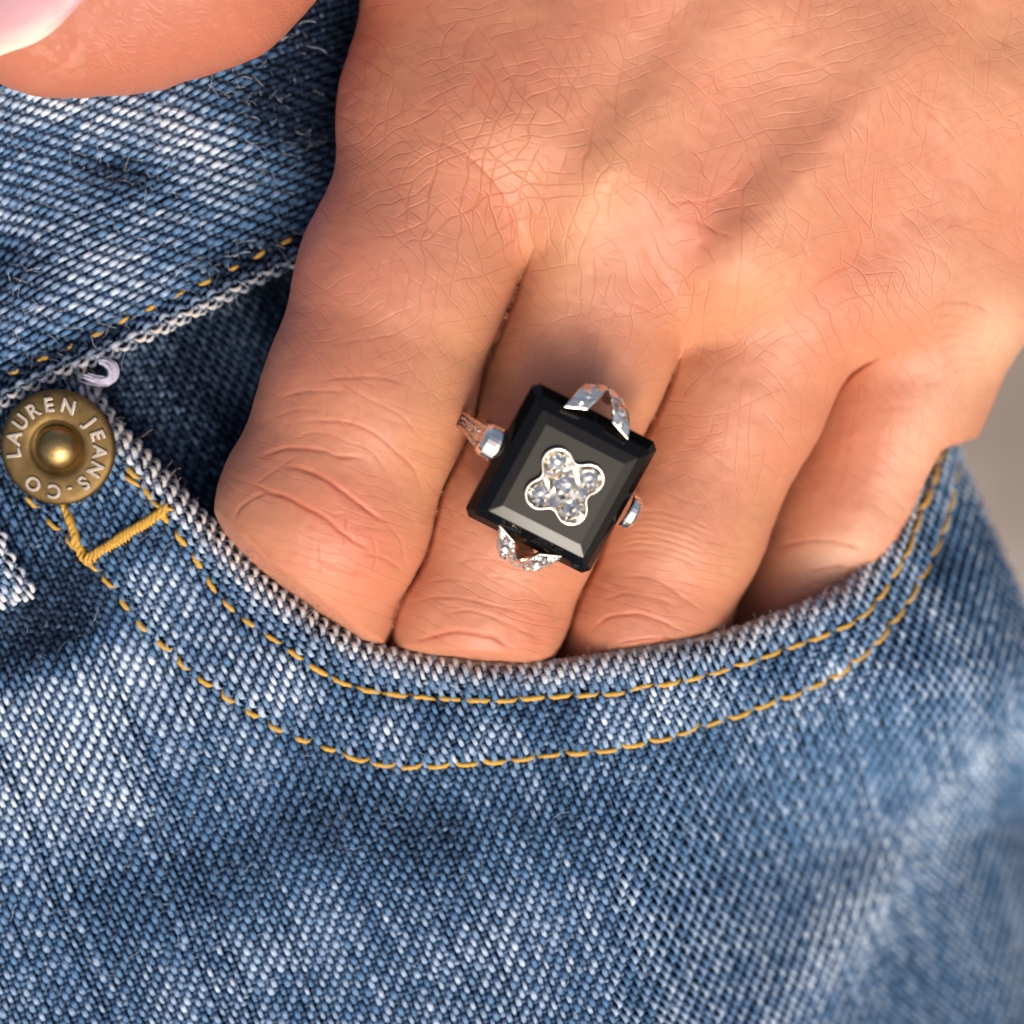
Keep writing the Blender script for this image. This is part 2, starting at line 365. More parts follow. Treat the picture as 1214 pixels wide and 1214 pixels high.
fb = blobs([(20, 900, 160, 90, -35, .42), (150, 800, 120, 60, -35, .22), (110, 960, 120, 40, -20, .22), (40, 772, 110, 36, -22, -.48), (60, 705, 85, 55, -10, -.42), (20, 560, 120, 110, 0, -.2),
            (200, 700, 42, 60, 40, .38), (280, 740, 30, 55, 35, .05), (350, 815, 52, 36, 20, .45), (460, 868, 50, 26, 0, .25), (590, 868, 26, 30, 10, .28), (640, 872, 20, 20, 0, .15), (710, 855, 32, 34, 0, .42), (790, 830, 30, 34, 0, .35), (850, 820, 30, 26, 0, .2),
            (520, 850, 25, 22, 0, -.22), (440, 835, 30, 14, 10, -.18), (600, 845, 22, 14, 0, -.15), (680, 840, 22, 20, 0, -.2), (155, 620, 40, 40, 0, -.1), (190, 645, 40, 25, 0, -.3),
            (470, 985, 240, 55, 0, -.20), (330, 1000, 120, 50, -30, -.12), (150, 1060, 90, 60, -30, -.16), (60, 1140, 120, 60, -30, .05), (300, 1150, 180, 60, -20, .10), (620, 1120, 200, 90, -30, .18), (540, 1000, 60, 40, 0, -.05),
            (900, 960, 110, 70, -30, -.06), (1000, 880, 70, 50, 0, -.08), (960, 830, 90, 24, -28, .28), (1010, 790, 60, 22, -48, .20), (1080, 1085, 300, 26, -46, .22), (1085, 1090, 300, 80, -46, .32), (1200, 1150, 70, 90, -46, .12), (1100, 1180, 90, 40, -40, -.08), (1140, 672, 38, 22, -45, -.45), (1120, 720, 60, 18, 40, .25),  # besides fading: a painted wrinkle shadow and a pale fold highlight
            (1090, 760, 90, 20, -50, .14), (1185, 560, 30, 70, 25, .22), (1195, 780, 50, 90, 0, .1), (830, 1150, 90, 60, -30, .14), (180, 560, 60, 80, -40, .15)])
def f_front(x, y):
    s = S_edge(x, y); hem = 1 - sstep(-.05, .05, D2(x, y)); pk = pucker(x, y)
    px = x * 100 + 607
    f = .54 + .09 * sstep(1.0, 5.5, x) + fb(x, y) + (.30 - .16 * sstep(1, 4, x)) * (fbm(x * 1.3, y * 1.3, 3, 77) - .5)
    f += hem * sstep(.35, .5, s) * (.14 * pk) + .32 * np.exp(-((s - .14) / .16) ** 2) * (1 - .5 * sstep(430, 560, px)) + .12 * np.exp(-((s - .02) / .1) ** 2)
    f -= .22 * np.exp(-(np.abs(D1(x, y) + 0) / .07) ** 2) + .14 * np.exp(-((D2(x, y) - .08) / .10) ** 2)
    return f
def w_front(x, y): return .85 * np.exp(-((S_edge(x, y) - .0) / .2) ** 2) * 1.0
BOXF = (-7.4, 6.9, -7.4, 3.2)
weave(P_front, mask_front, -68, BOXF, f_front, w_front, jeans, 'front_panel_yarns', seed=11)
sheet(P_front, mask_front, BOXF, jeans, 'front_panel')

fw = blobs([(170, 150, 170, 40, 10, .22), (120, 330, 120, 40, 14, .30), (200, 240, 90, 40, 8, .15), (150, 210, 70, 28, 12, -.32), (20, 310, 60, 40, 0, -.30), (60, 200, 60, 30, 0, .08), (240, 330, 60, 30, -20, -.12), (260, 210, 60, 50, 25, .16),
            (380, 80, 80, 120, 20, -.35), (300, 300, 70, 60, 0, -.16), (70, 420, 120, 18, -24, -.22), (20, 260, 60, 24, 12, .2), (90, 120, 100, 20, 5, .1), (60, 380, 60, 24, 0, .1), (330, 130, 50, 40, 0, -.15)])  # dark spots at the right paint the hand's shadow onto the cloth
def f_waist(x, y):
    s = S_w(x, y)
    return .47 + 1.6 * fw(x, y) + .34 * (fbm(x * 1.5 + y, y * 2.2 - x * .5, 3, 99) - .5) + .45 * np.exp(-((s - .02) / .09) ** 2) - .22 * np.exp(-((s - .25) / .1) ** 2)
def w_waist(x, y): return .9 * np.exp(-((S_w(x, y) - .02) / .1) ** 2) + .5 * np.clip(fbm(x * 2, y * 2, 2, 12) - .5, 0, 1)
BOXW = (-7.4, -1.3, 1.0, 7.6)
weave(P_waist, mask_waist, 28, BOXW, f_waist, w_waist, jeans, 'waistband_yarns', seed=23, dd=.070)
sheet(P_waist, mask_waist, BOXW, jeans, 'waistband')

def mask_face(x, y): return (S_edge(x, y) < .6) & (S_w(x, y) < .8) & (x > -6.0) & (x < -1.4)
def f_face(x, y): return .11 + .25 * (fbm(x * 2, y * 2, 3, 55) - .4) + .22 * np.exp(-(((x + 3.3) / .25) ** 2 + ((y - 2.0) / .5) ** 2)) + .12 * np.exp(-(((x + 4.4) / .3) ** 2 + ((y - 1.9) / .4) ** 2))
BOXP = (-6.0, -1.4, -1.9, 4.2)
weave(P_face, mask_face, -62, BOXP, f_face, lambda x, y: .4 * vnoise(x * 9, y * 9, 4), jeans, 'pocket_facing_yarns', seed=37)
sheet(P_face, lambda x, y: (silq(x, y) > .8) & (x < 5), (-7.0, 6.0, -2.7, 5.0), jeans, 'pocket_facing', h=.15)
def mask_flap(x, y): return (S_f(x, y) > 0) & (x > -7.3)
BOXL = (-7.4, -5.4, -1.9, .6)
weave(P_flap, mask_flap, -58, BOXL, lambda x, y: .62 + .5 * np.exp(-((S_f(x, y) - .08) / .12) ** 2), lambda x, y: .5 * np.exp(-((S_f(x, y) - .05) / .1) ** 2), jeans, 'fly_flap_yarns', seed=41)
sheet(P_flap, mask_flap, BOXL, jeans, 'fly_flap', h=.04, drop=.05)

# --- pocket lining strip peeping out behind the hem
e = EDGE3[(EDGE3[:, 0] > -1.9) & (EDGE3[:, 0] < 4.2)]; e = resample(e, .04)
gx = S_gx(e[:, 0], e[:, 1]); gy = S_gy(e[:, 0], e[:, 1]); k = np.sin(np.linspace(0, math.pi, len(e))) ** .4
lp = np.stack([e[:, 0] + gx * (.06 - .055 * k), e[:, 1] + gy * (.06 - .055 * k), z_front(e[:, 0] + gx * .1, e[:, 1] + gy * .1) - .17], 1)
v, f = tube(lp, .055, 8, ru=.07); mesh('pocket_lining', v, f, M_lining, jeans)

# --- stitches
def stitch_mesh(P, a, b, r=.028, lift=.05, name='stitch', parent=jeans, material=None, bow=0.0, zoff=0.0):
    n = 11; t = np.linspace(0, 1, n); x = a[0] + (b[0] - a[0]) * t; y = a[1] + (b[1] - a[1]) * t
    L = math.hypot(b[0] - a[0], b[1] - a[1]); nx, ny = -(b[1] - a[1]) / L, (b[0] - a[0]) / L
    x = x + nx * bow * np.sin(math.pi * t); y = y + ny * bow * np.sin(math.pi * t)
    p = P(x, y); nn = normal(P, x, y); arch = 1 - np.abs(2 * t - 1) ** 4
    c = p + nn * (-.045 + (lift + .045) * arch + zoff)[:, None]
    T = np.gradient(c, axis=0); T /= np.linalg.norm(T, axis=1)[:, None]; S = np.cross(nn, T)
    K = 10; V = []
    for j in range(n):
        R = r * (.45 + .55 * arch[j] ** .6)
        for k in range(K):
            an = 2 * math.pi * k / K; tw = an - L * t[j] * 24
            rr = R * (1 + .16 * math.cos(3 * tw)); V.append(c[j] + S[j] * rr * math.cos(an) + nn[j] * rr * math.sin(an))
    F = [(j * K + k, j * K + (k + 1) % K, (j + 1) * K + (k + 1) % K, (j + 1) * K + k) for j in range(n - 1) for k in range(K)]
    F += [tuple(range(K))[::-1], tuple((n - 1) * K + k for k in range(K))]
    if parent is None: return V, F
    return mesh(name, V, F, material or M_thread, parent)
def stitch_row(path, P, pitch, fill, r, seed, skip=lambda p: False, lift=.045, bowamp=.02):
    rr = random.Random(seed); path = resample(path[:, :2], pitch)
    for a, b in zip(path[:-1], path[1:]):
        fl = fill(a) if callable(fill) else fill
        if skip(a): continue
        m = (a + b) / 2; h = (b - a) / 2 * (fl + rr.uniform(-.05, .04)); j = np.array([-h[1], h[0]]) * rr.uniform(-.18, .18)
        stitch_mesh(P, m - h - j, m + h + j, r * rr.uniform(.9, 1.1), lift * rr.uniform(.8, 1.15), bow=-rr.uniform(0, bowamp))
stitch_row(ST1, P_front, .325, lambda a: .84 if a[0] < -2.5 else 1.10, .031, 1, lift=.055, bowamp=.008)
stitch_row(ST2[ST2[:, 0] > -5.35], P_front, .335, lambda a: .76 if a[0] < -2.2 else 1.08, .031, 2, lift=.055, bowamp=.008, skip=lambda a: a[0] < -4.95)
WST = catmull(pts([(-30, 464), (15, 441), (55, 424), (89, 410), (128, 387), (170, 367), (204, 352), (243, 333), (272, 319), (304, 298), (332, 284), (356, 272), (384, 258)]), 6)
stitch_row(WST, P_waist, .36, .56, .026, 3, lift=.035, bowamp=.0)
# bar tacks
def bar(a, b, w, n, seed, r=.025, slant=.35):
    a = pt(*a)[:2]; b = pt(*b)[:2]; d = b - a; L = np.linalg.norm(d); d /= L; q = np.array([-d[1], d[0]]); rr = random.Random(seed); out = []
    for k in range(n):
        c = a + d * L * (k + .5) / n; s = 1 if k % 2 else .7
        h = (q * w / 2 + d * w * slant * (1 if seed % 2 else -1)) * rr.uniform(.85, 1.12)
        out.append(stitch_mesh(P_front, c - h, c + h, r * rr.uniform(.9, 1.15), .075 + .02 * rr.random(), parent=None, zoff=.02 * rr.random()))
    core = [a + d * L * t for t in (0, .5, 1)]
    out.append(stitch_mesh(P_front, a, b, .055, .05, parent=None))
    V, F = join(out); return tg(mesh('bar_tack', V, F, M_thread, jeans))
bar((104, 664), (204, 602), .16, 26, 1)
bar((72, 590), (104, 662), .085, 10, 2, r=.022, slant=.8)
for a, b in (((148, 562), (170, 579)), ((178, 590), (212, 606)), ((100, 655), (121, 678)), ((24, 587), (46, 602)), ((52, 612), (74, 628)), ((76, 632), (98, 655)), ((58, 463), (72, 466))):
    stitch_mesh(P_front, pt(*a)[:2], pt(*b)[:2], .027, .06)

# --- loose fuzz and the pale curl of lint by the waistband
def hairs(N, sampler, P, seed, L=(.08, .32), r=.0028, colr=(.42, .46, .52), up=.6):
    r0 = np.random.default_rng(seed); x, y = sampler(N, r0); N = len(x); n = 6
    p = P(x, y); nn = normal(P, x, y); a = r0.uniform(0, 6.283, N); ln = r0.uniform(*L, N); pth = [p - nn * .01]
    el = r0.uniform(.1, up, N); dir_ = np.stack([np.cos(a), np.sin(a), np.zeros(N)], 1)
    for k in range(n - 1):
        a = a + r0.normal(0, .26, N); dir_ = np.stack([np.cos(a), np.sin(a), np.zeros(N)], 1)
        lift = (nn * (el * (1 - k / (n - 1)) - .05)[:, None]); q = dir_ + lift * 1.2; pth.append(pth[-1] + q * (ln / (n - 1))[:, None])
    pth = np.stack(pth, 1); T = np.gradient(pth, axis=1); T /= np.linalg.norm(T, axis=2)[..., None] + 1e-9
    S = np.cross(T, np.array([0, 0, 1.0])); S /= np.linalg.norm(S, axis=2)[..., None] + 1e-9; U = np.cross(S, T)
    V = []
    for k in range(3): an = k * 2.094; V.append(pth + (S * math.cos(an) + U * math.sin(an)) * r)
    V = np.stack(V, 2).reshape(-1, 3); b0 = (np.arange(N)[:, None] * n + np.arange(n - 1)[None]).ravel() * 3
    F = np.vstack([np.stack([b0 + k, b0 + (k + 1) % 3, b0 + 3 + (k + 1) % 3, b0 + 3 + k], 1) for k in range(3)])
    c = np.repeat(np.array(colr)[None] * r0.uniform(.5, 1.5, N)[:, None], n * 3, 0)
    return V, F, np.clip(c, 0, 1)
def edge_sampler(N, r0):
    k = r0.integers(4, len(EDGE) - 10, N); s = r0.uniform(-.08, .2, N); e = EDGE[k] + r0.normal(0, .04, (N, 2))
    return e[:, 0] + S_gx(e[:, 0], e[:, 1]) * s, e[:, 1] + S_gy(e[:, 0], e[:, 1]) * s
def front_sampler(N, r0):
    x = r0.uniform(-6.1, 5, N); y = r0.uniform(-6.2, 1.2, N); k = (S_edge(x, y) > .05) & (silq(x, y) > .3); return x[k], y[k]
def waist_sampler(N, r0):
    x = r0.uniform(-6.1, -2.4, N); y = r0.uniform(1.2, 6, N); k = (S_w(x, y) > -.05); return x[k], y[k]
L_ = [hairs(650, edge_sampler, P_front, 1, L=(.05, .16), r=.0026, up=1.2, colr=(.36, .32, .28)), hairs(1500, front_sampler, P_front, 2, colr=(.30, .38, .50)), hairs(900, waist_sampler, P_waist, 3)]
o = 0; VV = []; FF = []; CC = []
for v, f, c in L_: VV.append(v); FF.append(f + o); CC.append(c); o += len(v)
fz = mesh('cotton_fuzz', np.vstack(VV), np.vstack(FF), M_fuzz, jeans, col=np.vstack(CC)); fz['kind'] = 'stuff'
r0 = np.random.default_rng(9); parts = []; cc = pt(123, 441, .05)
for k in range(240):
    rad = .12 + r0.normal(0, .024); a0 = r0.uniform(-2.3, .4); a1 = a0 + r0.uniform(.8, 2.2); aa = np.linspace(a0, min(a1, 1.9), 8)
    tail = np.clip((-1.2 - aa), 0, 2); h = r0.normal(0, .03)
    pp = np.stack([cc[0] + rad * np.cos(aa) - tail * .16 + r0.normal(0, .008), cc[1] + rad * np.sin(aa) * .95 + r0.normal(0, .008) + tail * .04, np.full(8, .12 + h)], 1)
    parts.append(tube(pp, .0045, 4))
V, F = join(parts); tg(mesh('lint_curl', V, F, mat('pale_lint', (.62, .60, .72), .9, spec=.1), jeans))

# --- brass rivet with raised lettering
M_brass = mat('aged_brass', (.15, .10, .042), .55, 1.0)
col_noise(M_brass, attr=False, scale=4, lo=.75, hi=1.25, bump=.22, bscale=7, bdist=.03)
M_dome = mat('polished_brass', (.34, .235, .095), .36, 1.0); col_noise(M_dome, attr=False, scale=6, lo=.8, hi=1.2, bump=.2, bscale=16, bdist=.02)
M_letter = mat('worn_letter_metal', (.36, .32, .27), .50, 1.0)
rc = pt(68.5, 530.5, .2); rz = .22
rivet = empty('rivet', (rc[0], rc[1], rz)); rivet.parent = jeans; rivet.rotation_euler = (math.radians(9), math.radians(-5), 0)
def lathe(name, prof, m, parent, n=72):
    V = []; F = []
    for r, z in prof:
        for k in range(n): a = 2 * math.pi * k / n; V.append((r * math.cos(a), r * math.sin(a), z))
    for i in range(len(prof) - 1):
        for k in range(n): j = (k + 1) % n; F.append((i * n + k, i * n + j, (i + 1) * n + j, (i + 1) * n + k))
    V.append((0, 0, prof[-1][1])); c = len(V) - 1
    for k in range(n): F.append(((len(prof) - 1) * n + k, (len(prof) - 1) * n + (k + 1) % n, c))
    return mesh(name, V, F, m, parent)
lathe('rivet_disc', [(.60, -.12), (.68, -.07), (.69, -.03), (.68, 0), (.655, .022), (.62, .034), (.5, .045), (.40, .045), (.345, .042), (.318, .025), (.30, .0), (.2, -.01)], M_brass, rivet)
lathe('rivet_dome', [(.262, -.08), (.268, -.01), (.264, .02), (.25, .06), (.215, .11), (.165, .15), (.11, .175), (.05, .19), (.02, .193)], M_dome, rivet, 48)
for ch, a, sz in (('L', 187, 1), ('A', 166, 1), ('U', 143, 1), ('R', 121, 1), ('E', 98, 1), ('N', 72, 1), ('J', 36, 1), ('E', 17, 1), ('A', -5, 1), ('N', -29, 1), ('S', -53, 1), ('-', -74, .7), ('C', -95, 1), ('O', -125, 1)):
    cu = bpy.data.curves.new('letter', 'FONT'); cu.body = ch; cu.size = .23 * sz; cu.extrude = .010; cu.bevel_depth = .009; cu.bevel_resolution = 2; cu.offset = .002
    cu.align_x = 'CENTER'; cu.align_y = 'CENTER'; cu.materials.append(M_letter)
    tmp = bpy.data.objects.new('tmp', cu); me = bpy.data.meshes.new_from_object(tmp); bpy.data.objects.remove(tmp); bpy.data.curves.remove(cu); me.name = 'letter'
    o = bpy.data.objects.new('letter', me); C.objects.link(o); o.parent = rivet; t = math.radians(a)
    o.location = (.51 * math.cos(t), .51 * math.sin(t), .050); o.rotation_euler = (0, 0, t - math.pi / 2)

# ================================================================== HAND
CH = dict(
 index=[(980, -400, -.2, 1.5), (720, -60, .1, 1.35), (548, 170, .25, 1.27), (479, 330, .42, 1.23), (437, 470, .50, 1.22), (385, 610, .42, 1.25), (354, 708, -.15, 1.14), (328, 840, -1.4, 1.0)],
 middle=[(1130, -350, -.1, 1.5), (890, 20, .1, 1.3), (752, 240, .1, 1.2), (682, 430, -.12, 1.09), (602, 620, -.16, 1.10), (568, 715, -.30, 1.06), (535, 830, -1.1, .9)],
 ring=[(1260, -300, -.4, 1.4), (1080, 90, -.15, 1.25), (955, 310, -.28, 1.12), (870, 470, -.68, 1.05), (800, 620, -.82, 1.05), (758, 735, -.90, 1.0), (720, 850, -1.4, .85)],
 pinky=[(1370, -200, -.9, 1.3), (1250, 130, -.7, 1.15), (1142, 335, -.92, .95), (1072, 460, -1.35, .98), (1012, 600, -1.75, .93), (950, 710, -1.95, .88), (890, 820, -2.4, .75)],
 knuckle_fill_a=[(655, 185, .22, 1.10), (800, -80, .28, 1.3), (1060, -380, -.1, 1.4)],
 knuckle_fill_b=[(862, 270, .08, 1.08), (990, 60, .08, 1.22), (1200, -320, -.2, 1.4)],
 knuckle_fill_c=[(1050, 320, -.45, 1.0), (1165, 110, -.32, 1.12), (1320, -250, -.5, 1.3)],
 web=[(525, 110, -.25, 1.15), (565, -10, -.3, 1.3), (610, -200, -.2, 1.4), (680, -340, .1, 1.5)],
 thumb=[(52, -8, .9, 1.2), (205, -95, .9, 1.82), (400, -240, .6, 1.55), (620, -350, .2, 1.5), (900, -400, -.2, 1.5)])
CH['thumb'] = [(60, -10, .9, 1.25), (128, -42, .9, 1.53), (205, -92, .9, 1.80), (400, -240, .6, 1.55), (620, -350, .2, 1.5), (900, -400, -.2, 1.5)]
CHW = {k: [(*pt(a, b, z), r * (CAM_Z - z) / CAM_Z) for a, b, z, r in v] for k, v in CH.items()}
def chain(p, L):
    x, y, z = p; best = None
    for a, b in zip(L[:-1], L[1:]):
        dx, dy, dz = b[0] - a[0], b[1] - a[1], b[2] - a[2]; q = dx * dx + dy * dy + dz * dz
        t = np.clip(((x - a[0]) * dx + (y - a[1]) * dy + (z - a[2]) * dz) / q, 0, 1)
        d = np.sqrt((x - a[0] - t * dx) ** 2 + (y - a[1] - t * dy) ** 2 + (z - a[2] - t * dz) ** 2) - (a[3] + (b[3] - a[3]) * t)
        best = d if best is None else smin(best, d, .25)
    return best
def smin(a, b, k):
    h = np.maximum(k - np.abs(a - b), 0) / k; return np.minimum(a, b) - h * h * k * .25
def smax(a, b, k): return -smin(-a, -b, k)
WEB = [(pt(606, 320)[:2], (-.36, -.93)), (pt(822, 452)[:2], (-.5, -.87)), (pt(1052, 455)[:2], (-.66, -.75))]
def kf(x, y, i, hi):
    w, d = WEB[i]; t = (x - w[0]) * d[0] + (y - w[1]) * d[1]
    return .06 + (hi - .06) * (1 - sstep(-1.5, .0, t))
tend = blobs([(825, 100, 40, 210, 38, .06), (1010, 150, 40, 190, 45, .05), (905, 190, 34, 180, 42, -.03), (745, 110, 34, 160, 35, -.03), (1090, 230, 30, 140, 48, -.02), (700, 250, 40, 170, 28, .10), (640, 300, 40, 60, 10, .05), (930, 250, 40, 190, 40, .08), (1050, 240, 50, 190, 48, .05),      # ridges
              (840, 270, 30, 80, 35, -.05), (760, 90, 40, 160, 38, -.035), (1000, 320, 26, 90, 45, -.08), (880, 120, 60, 120, 40, -.05), (640, 120, 60, 70, 0, .05), (530, 230, 60, 70, 20, .05), (1150, 330, 60, 60, 0, .06)])
def sdf(p):
    x, y, z = p
    d = smin(chain(p, CHW['index']), chain(p, CHW['web']), .8)
    for i, nm in enumerate(('middle', 'ring', 'pinky')):
        c_ = chain(p, CHW[nm]); w, dr = WEB[i]; t = (x - w[0]) * dr[0] + (y - w[1]) * dr[1]
        gv = .03 * sstep(-.3, .6, t) * np.exp(-((d - c_) / .20) ** 2)
        d = smin(d, c_, kf(x, y, i, (1.8, 1.8, 1.1)[i])) + gv
    for nm in ('knuckle_fill_a', 'knuckle_fill_b', 'knuckle_fill_c'): d = smin(d, chain(p, CHW[nm]), .5)
    d = d - 1.0 * tend(x, y) * sstep(.2, 1.0, z)
    # the cloth holds the fingers down inside the pocket
    s = S_edge(x, y); under = z - (z_front(x, y) - .40) - 3.0 * (1 - sstep(-.48 + .34 * sstep(3, 4.6, x), .10 + .02 * sstep(3, 4.6, x), s)) - 8 * sstep(1.2 - .42 * sstep(2, 3, x), 2.2 - 1.1 * sstep(2, 3, x), y)
    d = smax(d, under * .6, .30)
    return smin(d, chain(p, CHW['thumb']), .4)
def build_hand():
    h = .058; lo = np.array([-8.5, -3.2, -3.6]); hi = np.array([10.2, 11.2, 3.2])
    ax = [np.arange(lo[k], hi[k], h, dtype=np.float32) for k in range(3)]
    # thin slabs keep memory low
    D = np.empty([len(a) for a in ax], np.float32)
    for i in range(0, len(ax[0]), 24):
        X, Y, Z = np.meshgrid(ax[0][i:i + 24], ax[1], ax[2], indexing='ij'); D[i:i + 24] = sdf((X, Y, Z))
    D[0] = D[-1] = 1; D[:, 0] = D[:, -1] = 1; D[:, :, 0] = D[:, :, -1] = 1
    ins = D < 0
    # surface nets
    n0, n1, n2 = D.shape; c = np.zeros((n0 - 1, n1 - 1, n2 - 1), np.int8)
    for a in (0, 1):
        for b_ in (0, 1):
            for e_ in (0, 1): c += ins[a:n0 - 1 + a, b_:n1 - 1 + b_, e_:n2 - 1 + e_]
    act = (c > 0) & (c < 8); idx = -np.ones(act.shape, np.int64); idx[act] = np.arange(act.sum())
    I = np.argwhere(act); acc = np.zeros((len(I), 3)); cnt = np.zeros(len(I))
    for axis in range(3):
        o1, o2 = [k for k in range(3) if k != axis]
        for a in (0, 1):
            for b_ in (0, 1):
                off = np.zeros(3, int); off[o1] = a; off[o2] = b_; off2 = off.copy(); off2[axis] = 1
                A = I + off; B = I + off2; da = D[A[:, 0], A[:, 1], A[:, 2]]; db = D[B[:, 0], B[:, 1], B[:, 2]]; m = (da < 0) != (db < 0)
                t = np.where(m, da / (da - db + 1e-20), 0); q = I + off.astype(float); q[:, axis] += t; acc[m] += q[m]; cnt[m] += 1
    V = acc / cnt[:, None] * h + lo; Q = []
    for axis in range(3):
        o1, o2 = [k for k in range(3) if k != axis]
        sl0 = [slice(1, -1)] * 3; sl0[axis] = slice(0, -1); sl1 = [slice(1, -1)] * 3; sl1[axis] = slice(1, None)
        a = ins[tuple(sl0)]; b_ = ins[tuple(sl1)]; E_ = np.argwhere(a != b_); flip = a[tuple(E_.T)]
        base = E_ + 1; base[:, axis] -= 1
        def at(d1, d2):
            q = base.copy(); q[:, o1] -= d1; q[:, o2] -= d2; return idx[q[:, 0], q[:, 1], q[:, 2]]
        q = np.stack([at(1, 1), at(0, 1), at(0, 0), at(1, 0)], 1)
        if axis == 1: flip = ~flip
        q[~flip] = q[~flip][:, ::-1]; Q.append(q)
    Q = np.vstack(Q); return V, Q[(Q >= 0).all(1)]
def grad(V):
    e = 2e-3; g = []
    for k in range(3):
        a = V.copy(); b_ = V.copy(); a[:, k] += e; b_[:, k] -= e; g.append((sdf(a.T) - sdf(b_.T)) / (2 * e))
    g = np.stack(g, 1); return g / (np.linalg.norm(g, axis=1)[:, None] + 1e-9)
V, Q = build_hand()
for _ in range(2): gN = grad(V); V = V - gN * np.clip(sdf(V.T), -.05, .05)[:, None]
# fine mesh where the photograph looks
cen = V[Q].mean(1); gq = gN[Q].mean(1); kk = CAM_Z / (CAM_Z - cen[:, 2])
view = (np.abs(cen[:, 0] * kk) < 6.25) & (np.abs(cen[:, 1] * kk) < 6.25) & (gq[:, 2] > -.75) & (S_edge(cen[:, 0], cen[:, 1]) < .35)
NS = 4; q = V[Q[view]]; u = np.linspace(0, 1, NS + 1); U_, W_ = np.meshgrid(u, u, indexing='ij')
B = (q[:, 0, None, None] * ((1 - U_) * (1 - W_))[None, :, :, None] + q[:, 1, None, None] * (U_ * (1 - W_))[None, :, :, None] + q[:, 2, None, None] * (U_ * W_)[None, :, :, None] + q[:, 3, None, None] * ((1 - U_) * W_)[None, :, :, None])
m = len(q); ids = np.arange(m * (NS + 1) ** 2).reshape(m, NS + 1, NS + 1)
fq = np.stack([ids[:, :-1, :-1], ids[:, 1:, :-1], ids[:, 1:, 1:], ids[:, :-1, 1:]], -1).reshape(-1, 4)
allV = np.vstack([B.reshape(-1, 3), V]); allF = np.vstack([fq, Q[~view] + m * (NS + 1) ** 2])
key = np.round(allV * 4096).astype(np.int64); kk = (key[:, 0] + 2 ** 18) + ((key[:, 1] + 2 ** 18) << 20) + ((key[:, 2] + 2 ** 18) << 40)
_, first, inv = np.unique(kk, return_index=True, return_inverse=True); HV = allV[first]; HF = inv.ravel()[allF]
used = np.zeros(len(HV), bool); used[HF.ravel()] = True; re = np.cumsum(used) - 1; HV = HV[used]; HF = re[HF]
gN = grad(HV); HV = HV - gN * np.clip(sdf(HV.T), -.04, .04)[:, None]; gN = grad(HV)

# the clefts between touching fingers are deep and narrow
p_ = HV.T; dd0 = smin(chain(p_, CHW['index']), chain(p_, CHW['web']), .8); cleft = np.zeros(len(HV))
for i, nm in enumerate(('middle', 'ring', 'pinky')):
    c_ = chain(p_, CHW[nm]); w, dr = WEB[i]; t = (p_[0] - w[0]) * dr[0] + (p_[1] - w[1]) * dr[1]
    cleft = np.maximum(cleft, sstep(-.35, .25, t) * np.exp(-((dd0 - c_) / .038) ** 2) * sstep(-.5, -.1, -np.abs(np.minimum(dd0, c_)))); dd0 = np.minimum(dd0, c_)
HV[:, 2] -= .17 * cleft * sstep(-.2, .1, gN[:, 2])
# --- creases of the skin, drawn as curves over the hand and pressed into it
CX0, CY0, CH_ = -6.6, -6.6, .0125; CN = int(13.4 / CH_)
crease = np.zeros((CN, CN), np.float32); red = np.zeros((CN, CN), np.float32)
ker = {}
def stamp(arr, p, w, depth):
    """p (n,2) world points, w width, depth (n,)"""
    R = int(math.ceil(2.2 * w / CH_)); o = np.arange(-R, R + 1); OX, OY = np.meshgrid(o, o, indexing='ij')
    u = (p[:, 0] - CX0) / CH_; v = (p[:, 1] - CY0) / CH_; i = np.round(u).astype(int); j = np.round(v).astype(int)
    ok = (i > R) & (j > R) & (i < CN - R - 1) & (j < CN - R - 1); i, j, u, v, depth = i[ok], j[ok], u[ok], v[ok], depth[ok]
    for a in range(0, len(i), 20000):
        s = slice(a, a + 20000)
        X = i[s, None, None] + OX; Y = j[s, None, None] + OY; r2 = ((X - u[s, None, None]) ** 2 + (Y - v[s, None, None]) ** 2) * CH_ ** 2
        np.maximum.at(arr, (X.ravel(), Y.ravel()), (depth[s, None, None] * np.exp(-r2 / w ** 2)).ravel().astype(np.float32))
def line(L, w, depth, redn=0, z=.9):
    depth *= .52; w *= .85
    p = resample(catmull(pts([(a, b_, z) for a, b_ in L])[:, :2], 8), .01)
    p = p + .012 * np.stack([vnoise(p[:, 0] * 9, p[:, 1] * 9, 1) - .5, vnoise(p[:, 0] * 9, p[:, 1] * 9, 2) - .5], 1)
    t = np.linspace(0, 1, len(p)); d = depth * np.clip(np.minimum(t, 1 - t) * 5, 0, 1) * (.75 + .5 * vnoise(t * 9, t * 0, 3))
    stamp(crease, p, w, d)
    if redn: stamp(red, p[::3], w * 2.6, redn * np.clip(np.minimum(t, 1 - t) * 4, 0, 1)[::3])
def cvt(L, ox, oy, s): return [(ox + a / s, oy + b_ / s) for a, b_ in L]
A_ = lambda L, **k: line(cvt(L, 230, 420, 4.047), **k)
A_([(430, 545), (520, 550), (620, 590), (700, 640), (780, 700), (860, 760), (960, 822)], w=.028, depth=.040, redn=.9, z=1.1)
A_([(290, 610), (370, 660), (450, 680), (540, 730), (640, 780), (720, 850), (790, 900), (870, 942)], w=.028, depth=.038, redn=.9, z=1.1)
A_([(300, 500), (430, 460), (520, 456), (620, 466), (720, 495), (850, 502)], w=.026, depth=.026, redn=.4, z=1.15)
A_([(400, 215), (500, 190), (620, 185), (750, 188)], w=.022, depth=.016, z=1.15)
A_([(600, 140), (700, 125), (850, 120), (950, 130), (1060, 168)], w=.022, depth=.015, z=1.15)
